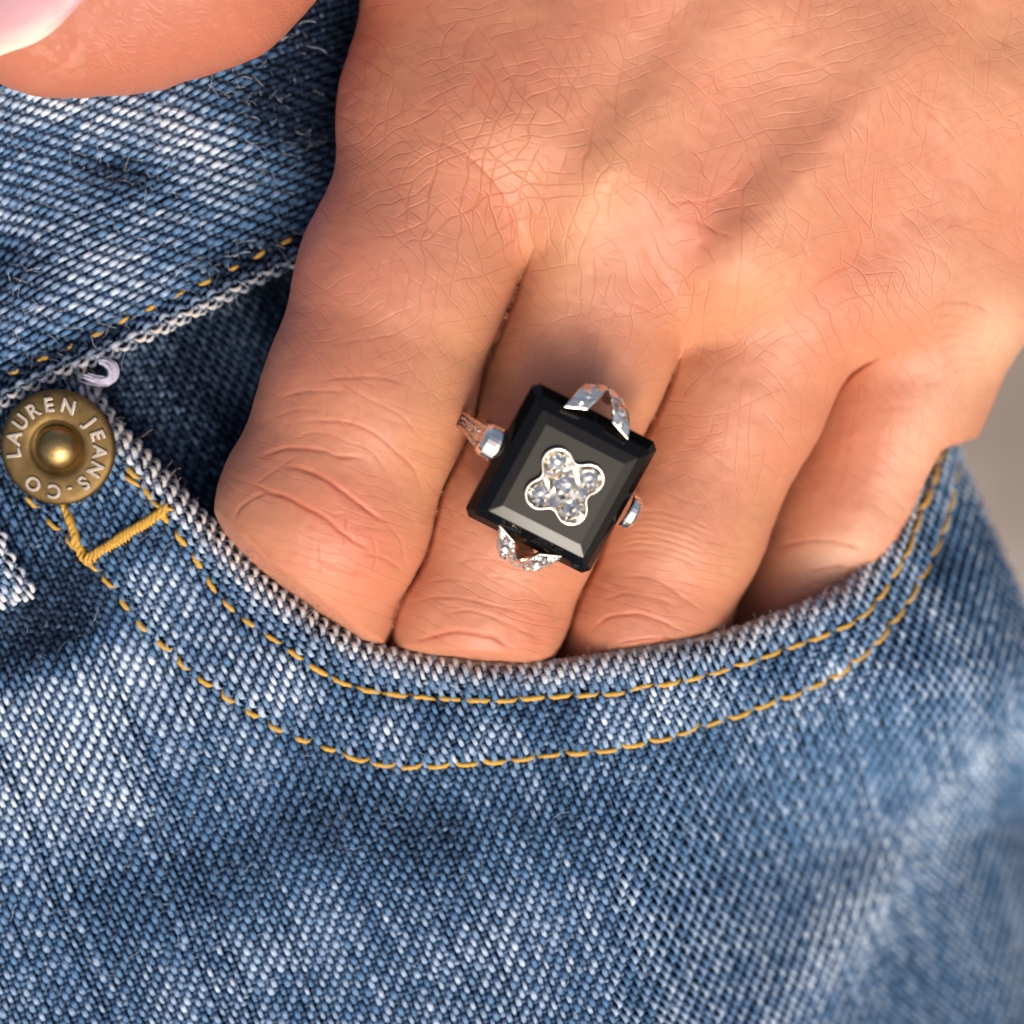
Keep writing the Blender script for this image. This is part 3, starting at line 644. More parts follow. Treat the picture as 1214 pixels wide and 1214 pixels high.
A_([(480, 345), (560, 328), (700, 330), (850, 370), (980, 470), (1060, 560), (1090, 660)], w=.024, depth=.020, redn=.15, z=1.1)
A_([(200, 800), (230, 740), (300, 690), (380, 662)], w=.024, depth=.02, z=1.0)
A_([(230, 800), (300, 880), (350, 940), (410, 1010)], w=.024, depth=.014, z=.9)
A_([(560, 985), (620, 995), (680, 1030), (760, 1050), (850, 1062)], w=.024, depth=.022, redn=.4, z=.9)
A_([(830, 960), (880, 965), (960, 1000), (1010, 1050)], w=.022, depth=.018, redn=.2, z=.9)
A_([(930, 810), (1000, 900), (1015, 990)], w=.02, depth=.014, z=.9)
A_([(720, 145), (850, 225), (1000, 300), (1110, 430)], w=.02, depth=.012, z=1.1)
A_([(600, 880), (612, 1000), (612, 1070)], w=.02, depth=.014, redn=.3, z=1.)
A_([(745, 750), (742, 860), (735, 930)], w=.02, depth=.018, redn=.6, z=1.)
A_([(680, 770), (740, 765)], w=.02, depth=.012, redn=.4, z=1.)
A_([(870, 870), (885, 960), (860, 1060)], w=.02, depth=.012, redn=.2, z=1.)
A_([(440, 450), (520, 400), (620, 380), (740, 420), (860, 470), (960, 600)], w=.018, depth=.010, z=1.1)
A_([(380, 310), (520, 270), (660, 290)], w=.018, depth=.010, z=1.1)
A_([(280, 640), (400, 560), (520, 480)], w=.018, depth=.010, z=1.1)
B_ = lambda L, **k: line(cvt(L, 400, 560, 3.035), **k)
B_([(255, 480), (330, 455), (430, 452), (540, 475), (640, 500), (720, 540)], w=.022, depth=.018, redn=.2)
B_([(370, 510), (480, 500), (600, 540), (700, 590), (770, 625)], w=.022, depth=.016, redn=.1)
B_([(250, 620), (330, 598), (430, 575), (540, 590), (600, 620), (650, 660)], w=.028, depth=.032, redn=.6)
B_([(520, 370), (620, 385), (720, 440), (790, 520)], w=.018, depth=.012); B_([(600, 300), (700, 320), (820, 350)], w=.018, depth=.010)
B_([(300, 400), (420, 385), (520, 405)], w=.018, depth=.010); B_([(400, 330), (520, 310), (640, 330)], w=.016, depth=.008)
D_ = lambda L, **k: line(cvt(L, 560, 660, 3.57), **k)
D_([(500, 330), (540, 292), (600, 258), (700, 248), (800, 275), (910, 330)], w=.026, depth=.028, redn=.4, z=.6)
D_([(600, 90), (700, 85), (800, 110), (920, 190), (1040, 270)], w=.02, depth=.014, z=.6); D_([(540, 200), (650, 160), (780, 180), (900, 220)], w=.022, depth=.014, redn=.1, z=.6)
D_([(600, 385), (680, 362), (780, 352), (900, 372)], w=.024, depth=.020, redn=.4, z=.6)
for k in range(7): D_([(600 + 10 * k, -10 - 28 * k), (720 + 8 * k, -25 - 28 * k), (860 + 8 * k, 0 - 27 * k), (1000 + 8 * k, 60 - 27 * k)], w=.017, depth=.010, z=.6)
F_ = lambda L, **k: line(cvt(L, 800, 460, 2.93), **k)
F_([(360, 560), (440, 540), (540, 530), (640, 555), (690, 580)], w=.028, depth=.024, redn=.2, z=-.5); F_([(470, 640), (560, 622), (640, 632), (670, 650)], w=.03, depth=.026, redn=.3, z=-.5); F_([(420, 710), (500, 680), (600, 690)], w=.026, depth=.014, z=-.6)
G_ = lambda L, **k: line(cvt(L, 400, 0, 3.035), **k)
G_([(300, 490), (340, 520), (430, 550), (500, 600), (560, 660), (600, 710), (630, 780), (642, 850), (630, 950)], w=.022, depth=.018, redn=.35, z=1.2)
0 and G_([(480, 460), (560, 430), (660, 430), (760, 470)], w=.02, depth=.016, z=1.3); 0 and G_([(440, 550), (540, 500), (600, 540), (680, 570)], w=.02, depth=.02, z=1.3)
0 and G_([(560, 620), (640, 600), (670, 570), (650, 470), (640, 440)], w=.02, depth=.018, z=1.3); 0 and G_([(680, 570), (760, 500), (790, 440), (720, 330)], w=.02, depth=.018, z=1.3)
0 and G_([(600, 240), (640, 290), (720, 340), (800, 320)], w=.018, depth=.012, z=1.3)
H_ = lambda L, **k: line(cvt(L, 800, 0, 2.93), **k)
H_([(-60, 720), (20, 705), (110, 700), (200, 640), (240, 560)], w=.02, depth=.012, redn=.4, z=1.2); 0 and H_([(0, 790), (70, 770), (60, 830), (110, 880)], w=.024, depth=.02, redn=.4, z=1.2)
H_([(60, 760), (130, 800), (200, 830)], w=.02, depth=.016, redn=.2, z=1.2); H_([(480, 1000), (560, 940), (640, 910)], w=.024, depth=.016, redn=.4, z=1.1)
H_([(880, 1090), (960, 1050), (1060, 1060), (1130, 1090)], w=.026, depth=.018, redn=.1, z=.3)
for k in range(6): H_([(860 + 20 * k, 1120 + 35 * k), (940 + 20 * k, 1095 + 35 * k), (1060 + 14 * k, 1110 + 34 * k)], w=.022, depth=.012, z=.2)
# finger axes guide the many small lines
def axis_dir(x, y):
    """unit direction of the nearest finger or metacarpal, as an angle"""
    best = np.full(x.shape, 1e9); ang = np.zeros(x.shape)
    for L in ('index', 'middle', 'ring', 'pinky'):
        for a, b_ in zip(CHW[L][:-1], CHW[L][1:]):
            dx, dy = b_[0] - a[0], b_[1] - a[1]; q = dx * dx + dy * dy; t = np.clip(((x - a[0]) * dx + (y - a[1]) * dy) / q, 0, 1)
            d = np.hypot(x - a[0] - t * dx, y - a[1] - t * dy); m_ = d < best; best[m_] = d[m_]; ang[m_] = math.atan2(dy, dx)
    return ang
r0 = np.random.default_rng(5)
def scatter(N, offs, L, w, depth, where, seed, curve=.3):
    r0 = np.random.default_rng(seed); x = r0.uniform(-3.7, 6.4, N); y = r0.uniform(-2.1, 6.4, N); k = r0.random(N) < where(x, y); x, y = x[k], y[k]; N = len(x)
    a = axis_dir(x, y) + r0.choice(np.radians(offs), N) + r0.normal(0, .16, N); ln = r0.uniform(*L, N); n = 46; t = np.linspace(-.5, .5, n)
    cv = r0.normal(0, curve, N); aa = a[:, None] + cv[:, None] * t[None]
    st = np.broadcast_to(ln[:, None] / n, (N, n)); px = x[:, None] + np.cumsum(np.cos(aa) * st, 1) - np.cos(a)[:, None] * ln[:, None] / 2; py = y[:, None] + np.cumsum(np.sin(aa) * st, 1) - np.sin(a)[:, None] * ln[:, None] / 2
    d = depth * r0.uniform(.35, 1, N)[:, None] * (1 - np.abs(2 * t[None]) ** 2.5)
    P_ = np.stack([px, py], -1).reshape(-1, 2); P_ = P_ + .03 * np.stack([vnoise(P_[:, 0] * 7, P_[:, 1] * 7, 6) - .5, vnoise(P_[:, 0] * 7, P_[:, 1] * 7, 7) - .5], 1)
    stamp(crease, P_, w, d.ravel())
back = lambda x, y: sstep(-.6, 1.8, y + .25 * (x - 0))            # 1 on the back of the hand, 0 on the fingers
kn = blobs([(600, 170, 120, 110, 0, .8), (835, 265, 60, 80, 30, .7), (1010, 330, 50, 70, 40, .5), (520, 250, 90, 70, 0, .5)])
scatter(500, [90, 80, 100], (.4, 1.3), .0125, .0055, lambda x, y: 1 - .8 * back(x, y), 61)
def samp(arr, x, y):
    u = np.clip((x - CX0) / CH_, 0, CN - 1.01); v = np.clip((y - CY0) / CH_, 0, CN - 1.01); i = u.astype(int); j = v.astype(int); u = u - i; v = v - j
    return (arr[i, j] * (1 - u) + arr[i + 1, j] * u) * (1 - v) + (arr[i, j + 1] * (1 - u) + arr[i + 1, j + 1] * u) * v
hx, hy, hz = HV.T
thumb_w = sstep(.25, -.1, chain(HV.T, CHW['thumb'])) * sstep(-1.6, -2.0, hx)
inframe = sstep(6.5, 6.2, np.abs(hx)) * sstep(6.5, 6.2, np.abs(hy))
cr = samp(crease, hx, hy) * inframe * sstep(.05, .45, gN[:, 2]) * (1 - thumb_w); rd = samp(red, hx, hy) * inframe * (1 - thumb_w)
low = .03 * (fbm(hx * 2.2, hy * 2.2, 3, 91) - .5) + .010 * (fbm(hx * 7, hy * 7, 2, 93) - .5)
HV = HV + gN * (low * inframe - cr * 1.0)[:, None]
# --- colour of the skin, with lit finger sides and edge highlights painted in
BASE = np.array([.52, .218, .128]); RED = np.array([.56, .165, .098]); YEL = np.array([.58, .295, .155]); PALE = np.array([.60, .38, .25]); TH = np.array([.40, .135, .085]); PINK = np.array([.50, .185, .135])
redb = blobs([(425, 650, 70, 60, 30, .75), (390, 590, 60, 40, 0, .25), (550, 225, 50, 35, 30, .35), (640, 60, 110, 35, -30, .30), (830, 265, 40, 70, 35, .6), (990, 345, 40, 60, 42, .5), (1040, 280, 60, 60, 0, .2), (620, 745, 90, 40, 0, .35), (800, 720, 90, 40, 0, .35),
              (690, 410, 60, 50, 0, .25), (850, 530, 60, 90, 20, .22), (1010, 540, 60, 70, 20, .30), (400, 430, 80, 80, 0, .2), (960, 690, 80, 20, -20, .3), (500, 100, 30, 60, 0, .1), (1140, 160, 80, 40, -30, .15)])
yelb = blobs([(690, 270, 40, 160, 28, .7), (600, 190, 60, 40, 0, .35), (900, 330, 60, 120, 40, .45), (540, 420, 30, 130, 16, .5), (520, 560, 30, 90, 20, .4), (770, 470, 30, 80, 30, .35), (1180, 60, 60, 120, 0, .4), (690, 690, 22, 60, 25, .3), (880, 640, 22, 90, 24, .4), (470, 80, 30, 50, 40, .5), (950, 60, 120, 60, 0, .2)])  # yellowish ridges; spots on the right finger sides paint in the light
palb = blobs([(985, 660, 60, 26, -20, .9), (1150, 440, 40, 70, 35, .7), (1080, 560, 26, 70, 30, .6), (1195, 390, 40, 40, 0, .7), (1130, 330, 60, 40, 0, .35)])  # highlight on the little finger's right edge, painted as paler skin
pinb = blobs([(380, 240, 40, 120, 12, .9), (350, 400, 40, 100, 14, .6), (300, 540, 36, 80, 18, .5), (470, 300, 80, 60, 0, .4), (420, 80, 30, 80, 20, .8)])
kz = CAM_Z / (CAM_Z - hz); qx = hx * kz; qy = hy * kz
mot = fbm(qx * 3.2, qy * 3.2, 3, 44); mot2 = fbm(qx * 1.1, qy * 1.1, 2, 47)
R_ = np.clip(redb(qx, qy) + .6 * np.clip(mot - .52, 0, 1) + rd * .55 + .25 * (mot2 - .5), 0, 1)[:, None]
Y_ = np.clip(yelb(qx, qy) + .5 * np.clip(.48 - mot, 0, 1), 0, 1)[:, None]; Pp = np.clip(palb(qx, qy), 0, 1)[:, None]; K_ = np.clip(pinb(qx, qy), 0, 1)[:, None]
c = BASE + (YEL - BASE) * Y_; c = c + (PINK - c) * K_ * .8; c = c + (RED - c) * R_ * .75; c = c + (PALE - c) * Pp * .8
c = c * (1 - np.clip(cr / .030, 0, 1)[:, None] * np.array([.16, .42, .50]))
c = c * (.965 + .07 * fbm(qx * 16, qy * 16, 2, 49))[:, None]
c = c * np.array([.93, .925, .91]); c = c + (TH - c) * thumb_w[:, None]
tp = np.exp(-(((qx + 5.3) / .5) ** 2 + ((qy - 5.45) / .3) ** 2)) * thumb_w * (fbm(qx * 9, qy * 14, 3, 71) > .55); c = c + (np.array([.85, .6, .45]) - c) * (tp * .16)[:, None]
M_skin = mat('skin', rough=.46, spec=.42); bs = bsdf(M_skin)
bs.inputs['Subsurface Weight'].default_value = .55; bs.inputs['Subsurface Radius'].default_value = (1.0, .32, .16); bs.inputs['Subsurface Scale'].default_value = .16
at = nd(M_skin, 'ShaderNodeAttribute', attribute_name='Col'); 
tcs = nd(M_skin, 'ShaderNodeTexCoord'); nz = nd(M_skin, 'ShaderNodeTexNoise', Scale=5.0, Detail=2.0); lk(M_skin, tcs.outputs['Object'], nz.inputs['Vector'])
mixv = nd(M_skin, 'ShaderNodeVectorMath', operation='MULTIPLY_ADD'); mixv.inputs[1].default_value = (.30, .30, .30); lk(M_skin, nz.outputs['Color'], mixv.inputs[0]); lk(M_skin, tcs.outputs['Object'], mixv.inputs[2])
mp = nd(M_skin, 'ShaderNodeMapping'); mp.inputs['Rotation'].default_value = (0, 0, math.radians(-38)); mp.inputs['Scale'].default_value = (1.0, 2.1, 1); lk(M_skin, mixv.outputs[0], mp.inputs['Vector'])
vo = nd(M_skin, 'ShaderNodeTexVoronoi', feature='DISTANCE_TO_EDGE', Scale=7.5); lk(M_skin, mp.outputs[0], vo.inputs['Vector'])
vr = nd(M_skin, 'ShaderNodeMapRange'); vr.inputs['From Max'].default_value = .085; lk(M_skin, vo.outputs['Distance'], vr.inputs['Value'])
ba = nd(M_skin, 'ShaderNodeAttribute', attribute_name='back')
mpb = nd(M_skin, 'ShaderNodeMapping'); mpb.inputs['Rotation'].default_value = (0, 0, math.radians(20)); mpb.inputs['Scale'].default_value = (2.0, 1.0, 1); lk(M_skin, mixv.outputs[0], mpb.inputs['Vector'])
vo2 = nd(M_skin, 'ShaderNodeTexVoronoi', feature='DISTANCE_TO_EDGE', Scale=13.0); lk(M_skin, mpb.outputs[0], vo2.inputs['Vector'])
vr2 = nd(M_skin, 'ShaderNodeMapRange'); vr2.inputs['From Max'].default_value = .12; lk(M_skin, vo2.outputs['Distance'], vr2.inputs['Value'])
ad = nd(M_skin, 'ShaderNodeMath', operation='MULTIPLY_ADD'); ad.inputs[1].default_value = .5; lk(M_skin, vr2.outputs[0], ad.inputs[0]); lk(M_skin, vr.outputs[0], ad.inputs[2])
furrow = None
for k in range(4):
    pa = nd(M_skin, 'ShaderNodeAttribute', attribute_name='ph%d' % k); sa = nd(M_skin, 'ShaderNodeAttribute', attribute_name='st%d' % k)
    pp = nd(M_skin, 'ShaderNodeMath', operation='PINGPONG'); pp.inputs[1].default_value = .5; lk(M_skin, pa.outputs['Fac'], pp.inputs[0])
    mr = nd(M_skin, 'ShaderNodeMapRange', interpolation_type='SMOOTHERSTEP'); mr.inputs['From Min'].default_value = 0; mr.inputs['From Max'].default_value = .115; mr.inputs['To Min'].default_value = 1; mr.inputs['To Max'].default_value = 0
    lk(M_skin, pp.outputs[0], mr.inputs['Value']); ml = nd(M_skin, 'ShaderNodeMath', operation='MULTIPLY'); lk(M_skin, mr.outputs[0], ml.inputs[0]); lk(M_skin, sa.outputs['Fac'], ml.inputs[1])
    if furrow is None: furrow = ml.outputs[0]
    else:
        mxm = nd(M_skin, 'ShaderNodeMath', operation='SMOOTH_MAX'); mxm.inputs[2].default_value = .2; lk(M_skin, furrow, mxm.inputs[0]); lk(M_skin, ml.outputs[0], mxm.inputs[1]); furrow = mxm.outputs[0]
hv_ = nd(M_skin, 'ShaderNodeMath', operation='MULTIPLY'); lk(M_skin, ad.outputs[0], hv_.inputs[0]); hv_.inputs[1].default_value = .10
hm = nd(M_skin, 'ShaderNodeMath', operation='SUBTRACT'); lk(M_skin, hv_.outputs[0], hm.inputs[0]); lk(M_skin, furrow, hm.inputs[1])
b1 = nd(M_skin, 'ShaderNodeBump', Strength=.55, Distance=.011); lk(M_skin, hm.outputs[0], b1.inputs['Height'])
fl_ = nd(M_skin, 'ShaderNodeMath', operation='SUBTRACT'); fl_.inputs[0].default_value = 1.5; lk(M_skin, ad.outputs[0], fl_.inputs[1])
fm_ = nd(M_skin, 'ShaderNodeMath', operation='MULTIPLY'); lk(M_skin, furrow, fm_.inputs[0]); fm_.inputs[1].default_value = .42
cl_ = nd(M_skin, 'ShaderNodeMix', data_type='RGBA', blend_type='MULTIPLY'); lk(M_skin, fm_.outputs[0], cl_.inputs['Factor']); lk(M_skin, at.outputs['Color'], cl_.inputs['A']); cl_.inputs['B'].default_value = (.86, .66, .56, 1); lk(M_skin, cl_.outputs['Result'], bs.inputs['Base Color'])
n2 = nd(M_skin, 'ShaderNodeTexNoise', Scale=38.0, Detail=3.0); lk(M_skin, tcs.outputs['Object'], n2.inputs['Vector'])
b2 = nd(M_skin, 'ShaderNodeBump', Strength=.16, Distance=.010); lk(M_skin, n2.outputs['Fac'], b2.inputs['Height']); lk(M_skin, b1.outputs[0], b2.inputs['Normal'])
# friction ridges on the thumb pad only
ta = nd(M_skin, 'ShaderNodeAttribute', attribute_name='pad'); mp3 = nd(M_skin, 'ShaderNodeMapping'); mp3.inputs['Rotation'].default_value = (0, 0, math.radians(-62)); lk(M_skin, mixv.outputs[0], mp3.inputs['Vector'])
wv = nd(M_skin, 'ShaderNodeTexWave', Scale=6.0, Distortion=1.2); wv.inputs['Detail Scale'].default_value = .3; lk(M_skin, mp3.outputs[0], wv.inputs['Vector'])
mm = nd(M_skin, 'ShaderNodeMath', operation='MULTIPLY'); lk(M_skin, wv.outputs['Fac'], mm.inputs[0]); lk(M_skin, ta.outputs['Fac'], mm.inputs[1])
b3 = nd(M_skin, 'ShaderNodeBump', Strength=.6, Distance=.012); lk(M_skin, mm.outputs[0], b3.inputs['Height']); lk(M_skin, b2.outputs[0], b3.inputs['Normal']); lk(M_skin, b3.outputs[0], bs.inputs['Normal'])
# furrow families: phases and strengths per vertex, drawn sharply by the material
bk = sstep(-.6, 1.6, qy + .2 * qx); knv = np.clip(kn(qx, qy), 0, 1)
def family(ang, sp, seed, warp, zone):
    a = math.radians(ang); u = qx * math.cos(a) + qy * math.sin(a); v = -qx * math.sin(a) + qy * math.cos(a)
    ph = v / sp + warp * (fbm(qx * .8 + seed, qy * .8, 2, seed) - .5) * 3.2 + warp * .55 * (vnoise(qx * 5, qy * 5, seed + 4) - .5)
    I = sstep(.32, .66, vnoise(u * 2.4, v * 5.0, seed + 8)) * (.5 + .5 * vnoise(qx * .9, qy * .9, seed + 9)) * zone * (1 - thumb_w) * inframe
    return ph, I
fam = [family(18, .150, 301, 1.0, bk * .85), family(-50, .165, 311, 1.0, .25 + .65 * bk), family(80, .185, 321, 1.0, .10 + .80 * bk), family(-19, .125, 331, .9, 1 - .75 * bk + .2 * knv)]
fat = {}
for k, (p_, i_) in enumerate(fam): fat['ph%d' % k] = p_; fat['st%d' % k] = np.clip(i_ * (.8 + 1.6 * knv), 0, 2.0)
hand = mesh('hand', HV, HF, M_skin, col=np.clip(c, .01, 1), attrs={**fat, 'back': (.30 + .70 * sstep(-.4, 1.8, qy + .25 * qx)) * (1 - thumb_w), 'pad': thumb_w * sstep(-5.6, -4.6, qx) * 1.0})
hand['label'] = 'bare hand with fingers tucked into the denim front pocket, thumb resting on the waistband'; hand['category'] = 'hand'

# thumb nail
M_nail = mat('fingernail', (.80, .52, .50), .12, spec=.6, Coat_Weight=.6); bn = bsdf(M_nail); bn.inputs['Subsurface Weight'].default_value = .3; bn.inputs['Subsurface Scale'].default_value = .1
an = nd(M_nail, 'ShaderNodeAttribute', attribute_name='Col'); lk(M_nail, an.outputs['Color'], bn.inputs['Base Color'])
nb = [(-90, 84, 0), (-40, 72, 0), (0, 61, 0), (35, 53, 0), (60, 42, 0), (85, 24, 0), (105, 6, 0), (128, -18, 0), (160, -60, 0)]
NBW = catmull(pts([(a, b_, 1.9) for a, b_, z in nb])[:, :2], 4); V = []; cols = []; NJ = 14
dn = np.array([-.45, .89])
for p in NBW:
    for j in range(NJ):
        s = j / (NJ - 1) * 1.5; x, y = p + dn * s
        zz = np.linspace(3.4, .2, 240); dd_ = sdf((np.full(240, x), np.full(240, y), zz)); k = np.argmax(dd_ < 0); z = zz[k] if dd_[k] < 0 else .3
        V.append((x, y, z + .035 + .03 * min(1, s * 4))); fe = math.exp(-(s / .13) ** 2) * (1 if p[0] < -5.3 else max(0, 1 - (p[0] + 5.3) * 2.5)); c1 = np.array([.52, .29, .31]); cols.append(c1 + (np.array([.78, .66, .56]) - c1) * fe)
V = np.array(V); nP = len(NBW); idn = np.arange(nP * NJ).reshape(nP, NJ)
Fn = [(idn[i, j], idn[i + 1, j], idn[i + 1, j + 1], idn[i, j + 1]) for i in range(nP - 1) for j in range(NJ - 1)]
Vb = V - [0, 0, .07]; no = len(V); Fn += [tuple(int(k) + no for k in f[::-1]) for f in Fn]
Fn += [(int(idn[i + 1, 0]), int(idn[i, 0]), int(idn[i, 0]) + no, int(idn[i + 1, 0]) + no) for i in range(nP - 1)]
mesh('nail', np.vstack([V, Vb]), [tuple(int(k) for k in f) for f in Fn], M_nail, hand, col=np.array(cols + cols))

# ================================================================== RING
M_onyx = mat('black_onyx', (.004, .004, .004), .010, spec=.20)
M_silver = mat('platinum', (.84, .79, .71), .12, 1.0); col_noise(M_silver, attr=False, scale=9, lo=.85, hi=1.1, bump=.22, bscale=22, bdist=.012)
M_dia = mat('diamond', (1, .97, .91), .02, spec=.5); bd = bsdf(M_dia); bd.inputs['Transmission Weight'].default_value = .9; bd.inputs['Metallic'].default_value = .7; bd.inputs['IOR'].default_value = 2.1
ax0 = pt(637, 554, -.08)
KR = 1.07
ring = empty('ring', ax0); ring['label'] = 'silver ring with square black onyx stone and diamond flower, worn on the middle finger'; ring['category'] = 'ring'
yv = Vector((.447, .894, 0)).normalized(); xv = Vector((.894, -.447, 0)); zv = Vector((0, 0, 1)); Mr = Matrix((xv, yv, zv)).transposed().to_4x4()
Mr = Matrix.Rotation(math.radians(-11), 4, Vector((1, 0, 0))) if False else Mr
ring.rotation_mode = 'QUATERNION'; ring.scale = (KR, KR, KR)
ring.rotation_quaternion = (Mr @ Matrix.Rotation(math.radians(10.5), 4, 'Y') @ Matrix.Rotation(math.radians(11), 4, 'X')).to_quaternion()
SZ = 1.36                                  # height of the stone's underside above the finger axis
SY = .27                                   # slide along the finger so that the tilted stone sits where it is seen
def octo(hx_, hy_, c_, z): return [(hx_ - c_, hy_, z), (-hx_ + c_, hy_, z), (-hx_, hy_ - c_, z), (-hx_, -hy_ + c_, z), (-hx_ + c_, -hy_, z), (hx_ - c_, -hy_, z), (hx_, -hy_ + c_, z), (hx_, hy_ - c_, z)]
lev = [octo(.66, .70, .06, -.03), octo(.745, .80, .07, .02), octo(.755, .81, .07, .17), octo(.675, .725, .035, .285), octo(.575, .615, .012, .391), octo(.468, .492, .006, .41)]
V = [(x, y + SY, z + SZ) for L in lev for x, y, z in L]; F = [tuple(range(8))[::-1]]
for i in range(len(lev) - 1):
    for k in range(8): j = (k + 1) % 8; F.append((i * 8 + k, i * 8 + j, (i + 1) * 8 + j, (i + 1) * 8 + k))
F.append(tuple(range((len(lev) - 1) * 8, len(lev) * 8)))
st = mesh('onyx_stone', V, F, M_onyx, ring, smooth=False)
bv = st.modifiers.new('edge', 'BEVEL'); bv.width = .006; bv.segments = 2; bv.limit_method = 'ANGLE'; bv.angle_limit = math.radians(12)
TZ = SZ + .41
# quatrefoil setting
def quat_r(a, rc_=.17, dd_=.195):
    best = 0
    for k in range(4):
        b_ = math.radians(45 + 90 * k); dlt = a - b_; s = dd_ * math.sqrt(2) * .98 * math.sin(dlt); cdd = dd_ * math.sqrt(2) * .98 * math.cos(dlt)
        if abs(s) < rc_ and cdd > 0: best = max(best, cdd + math.sqrt(rc_ ** 2 - s ** 2))
    return max(best, .285)
n = 128; rows = [(1.0, -.01), (1.0, .055), (.975, .075), (.90, .078), (.87, .062), (.80, .040), (.0, .035)]; V = []; F = []
rad = np.array([quat_r(2 * math.pi * k / n) for k in range(n)]); 
for _ in range(5): rad = (np.roll(rad, 1) + 2 * rad + np.roll(rad, -1)) / 4
for s_, z_ in rows[:-1]:
    for k in range(n):
        a = 2 * math.pi * k / n; r_ = rad[k] - (1 - s_) * .26
        V.append((r_ * math.cos(a) + .01, r_ * math.sin(a) + SY, TZ + z_))
for i in range(len(rows) - 2):
    for k in range(n): j = (k + 1) % n; F.append((i * n + k, i * n + j, (i + 1) * n + j, (i + 1) * n + k))
V.append((.01, SY, TZ + .035)); F += [((len(rows) - 2) * n + k, (len(rows) - 2) * n + (k + 1) % n, len(V) - 1) for k in range(n)]
fs = mesh('flower_setting', V, F, M_silver, ring)
def gem(r, n=8, rot=0.0):
    """old cut: flat table, crown facets, girdle, pavilion"""
    V = []; F = []
    def rg(rr, z, o=0.0): 
        i = len(V); V.extend([(rr * math.cos(2 * math.pi * (k + o) / n + rot), rr * math.sin(2 * math.pi * (k + o) / n + rot), z) for k in range(n)]); return i
    t = rg(r * .42, r * .52); m_ = rg(r * .80, r * .30, .5); g_ = rg(r, 0.0); g2 = rg(r, -r * .05); p_ = rg(r * .5, -r * .45, .5); V.append((0, 0, -r * .8)); q_ = len(V) - 1
    V = [(x * random.uniform(.93, 1.05), y * random.uniform(.93, 1.05), z + r * random.uniform(-.07, .07)) for x, y, z in V]
    V.append((r * random.uniform(-.1, .1), r * random.uniform(-.1, .1), r * .34)); c0 = len(V) - 1
    for k in range(n):
        j = (k + 1) % n; F.append((t + k, t + j, c0))
        F += [(t + k, m_ + k, t + j), (m_ + k, g_ + j, t + j)] if False else [(t + j, t + k, m_ + k)]
        F += [(m_ + k, t + k, g_ + k), (m_ + k, g_ + k, g_ + j), (m_ + k, g_ + j, t + j), (g_ + k, g2 + k, g2 + j, g_ + j), (g2 + k, p_ + k, g2 + j), (p_ + k, q_, p_ + j), (p_ + k, p_ + j, g2 + j)]
    return V, F
def add_gem(parent, x, y, z, r, rot, tilt=(0, 0)):
    V, F = gem(r, 7, rot); o = mesh('diamond', V, F, M_dia, parent, smooth=False); o.location = (x, y, z); o.rotation_euler = (tilt[0], tilt[1], 0); return o
for k, (x, y, r_) in enumerate([(.19, .19, .112), (-.19, .19, .112), (-.19, -.19, .112), (.19, -.19, .112), (0, 0, .15)]):
    add_gem(fs, x + .01, y + SY, TZ + .075, r_, .3 * k, (random.uniform(-.12, .12), random.uniform(-.12, .12)))
# small bead prongs between the diamonds
def bead(x, y, z, r):
    V = []; F = []; n_, m_ = 8, 5
    for i in range(m_ + 1):
        ph = math.pi * i / m_
        for k in range(n_): a = 2 * math.pi * k / n_; V.append((x + r * math.sin(ph) * math.cos(a), y + r * math.sin(ph) * math.sin(a), z + r * math.cos(ph)))
    for i in range(m_):
        for k in range(n_): j = (k + 1) % n_; F.append((i * n_ + k, (i + 1) * n_ + k, (i + 1) * n_ + j, i * n_ + j))
    return V, F
bl = []
for k in range(4):
    a = math.radians(45 + 90 * k); cx_, cy_ = .185 * math.sqrt(2) * math.cos(a), .185 * math.sqrt(2) * math.sin(a)
    for q_ in (-1.9, -.9, .9, 1.9): bl.append(bead(cx_ + .122 * math.cos(a + q_) + .01, cy_ + .122 * math.sin(a + q_) + SY, TZ + .082, .021))
V, F = join(bl); tg(mesh('bead_prongs', V, F, M_silver, fs))
# gallery under the stone
def box(x0, x1, y0, y1, z0, z1): return [(x0, y0, z0), (x1, y0, z0), (x1, y1, z0), (x0, y1, z0), (x0, y0, z1), (x1, y0, z1), (x1, y1, z1), (x0, y1, z1)], [(3, 2, 1, 0), (4, 5, 6, 7), (0, 1, 5, 4), (1, 2, 6, 5), (2, 3, 7, 6), (3, 0, 4, 7)]
V, F = join([box(-.70, .70, SY - .76, SY - .68, SZ - .10, SZ + .02), box(-.70, .70, SY + .68, SY + .76, SZ - .10, SZ + .02), box(-.705, -.62, SY - .68, SY + .68, SZ - .10, SZ + .02), box(.62, .705, SY - .68, SY + .68, SZ - .10, SZ + .02),
             box(-.50, .50, SY - .45, SY - .38, SZ - .28, SZ - .095), box(-.50, .50, SY + .38, SY + .45, SZ - .28, SZ - .095)])
ga = mesh('gallery', V, F, M_silver, ring, smooth=False); ga.modifiers.new('b', 'BEVEL').width = .015
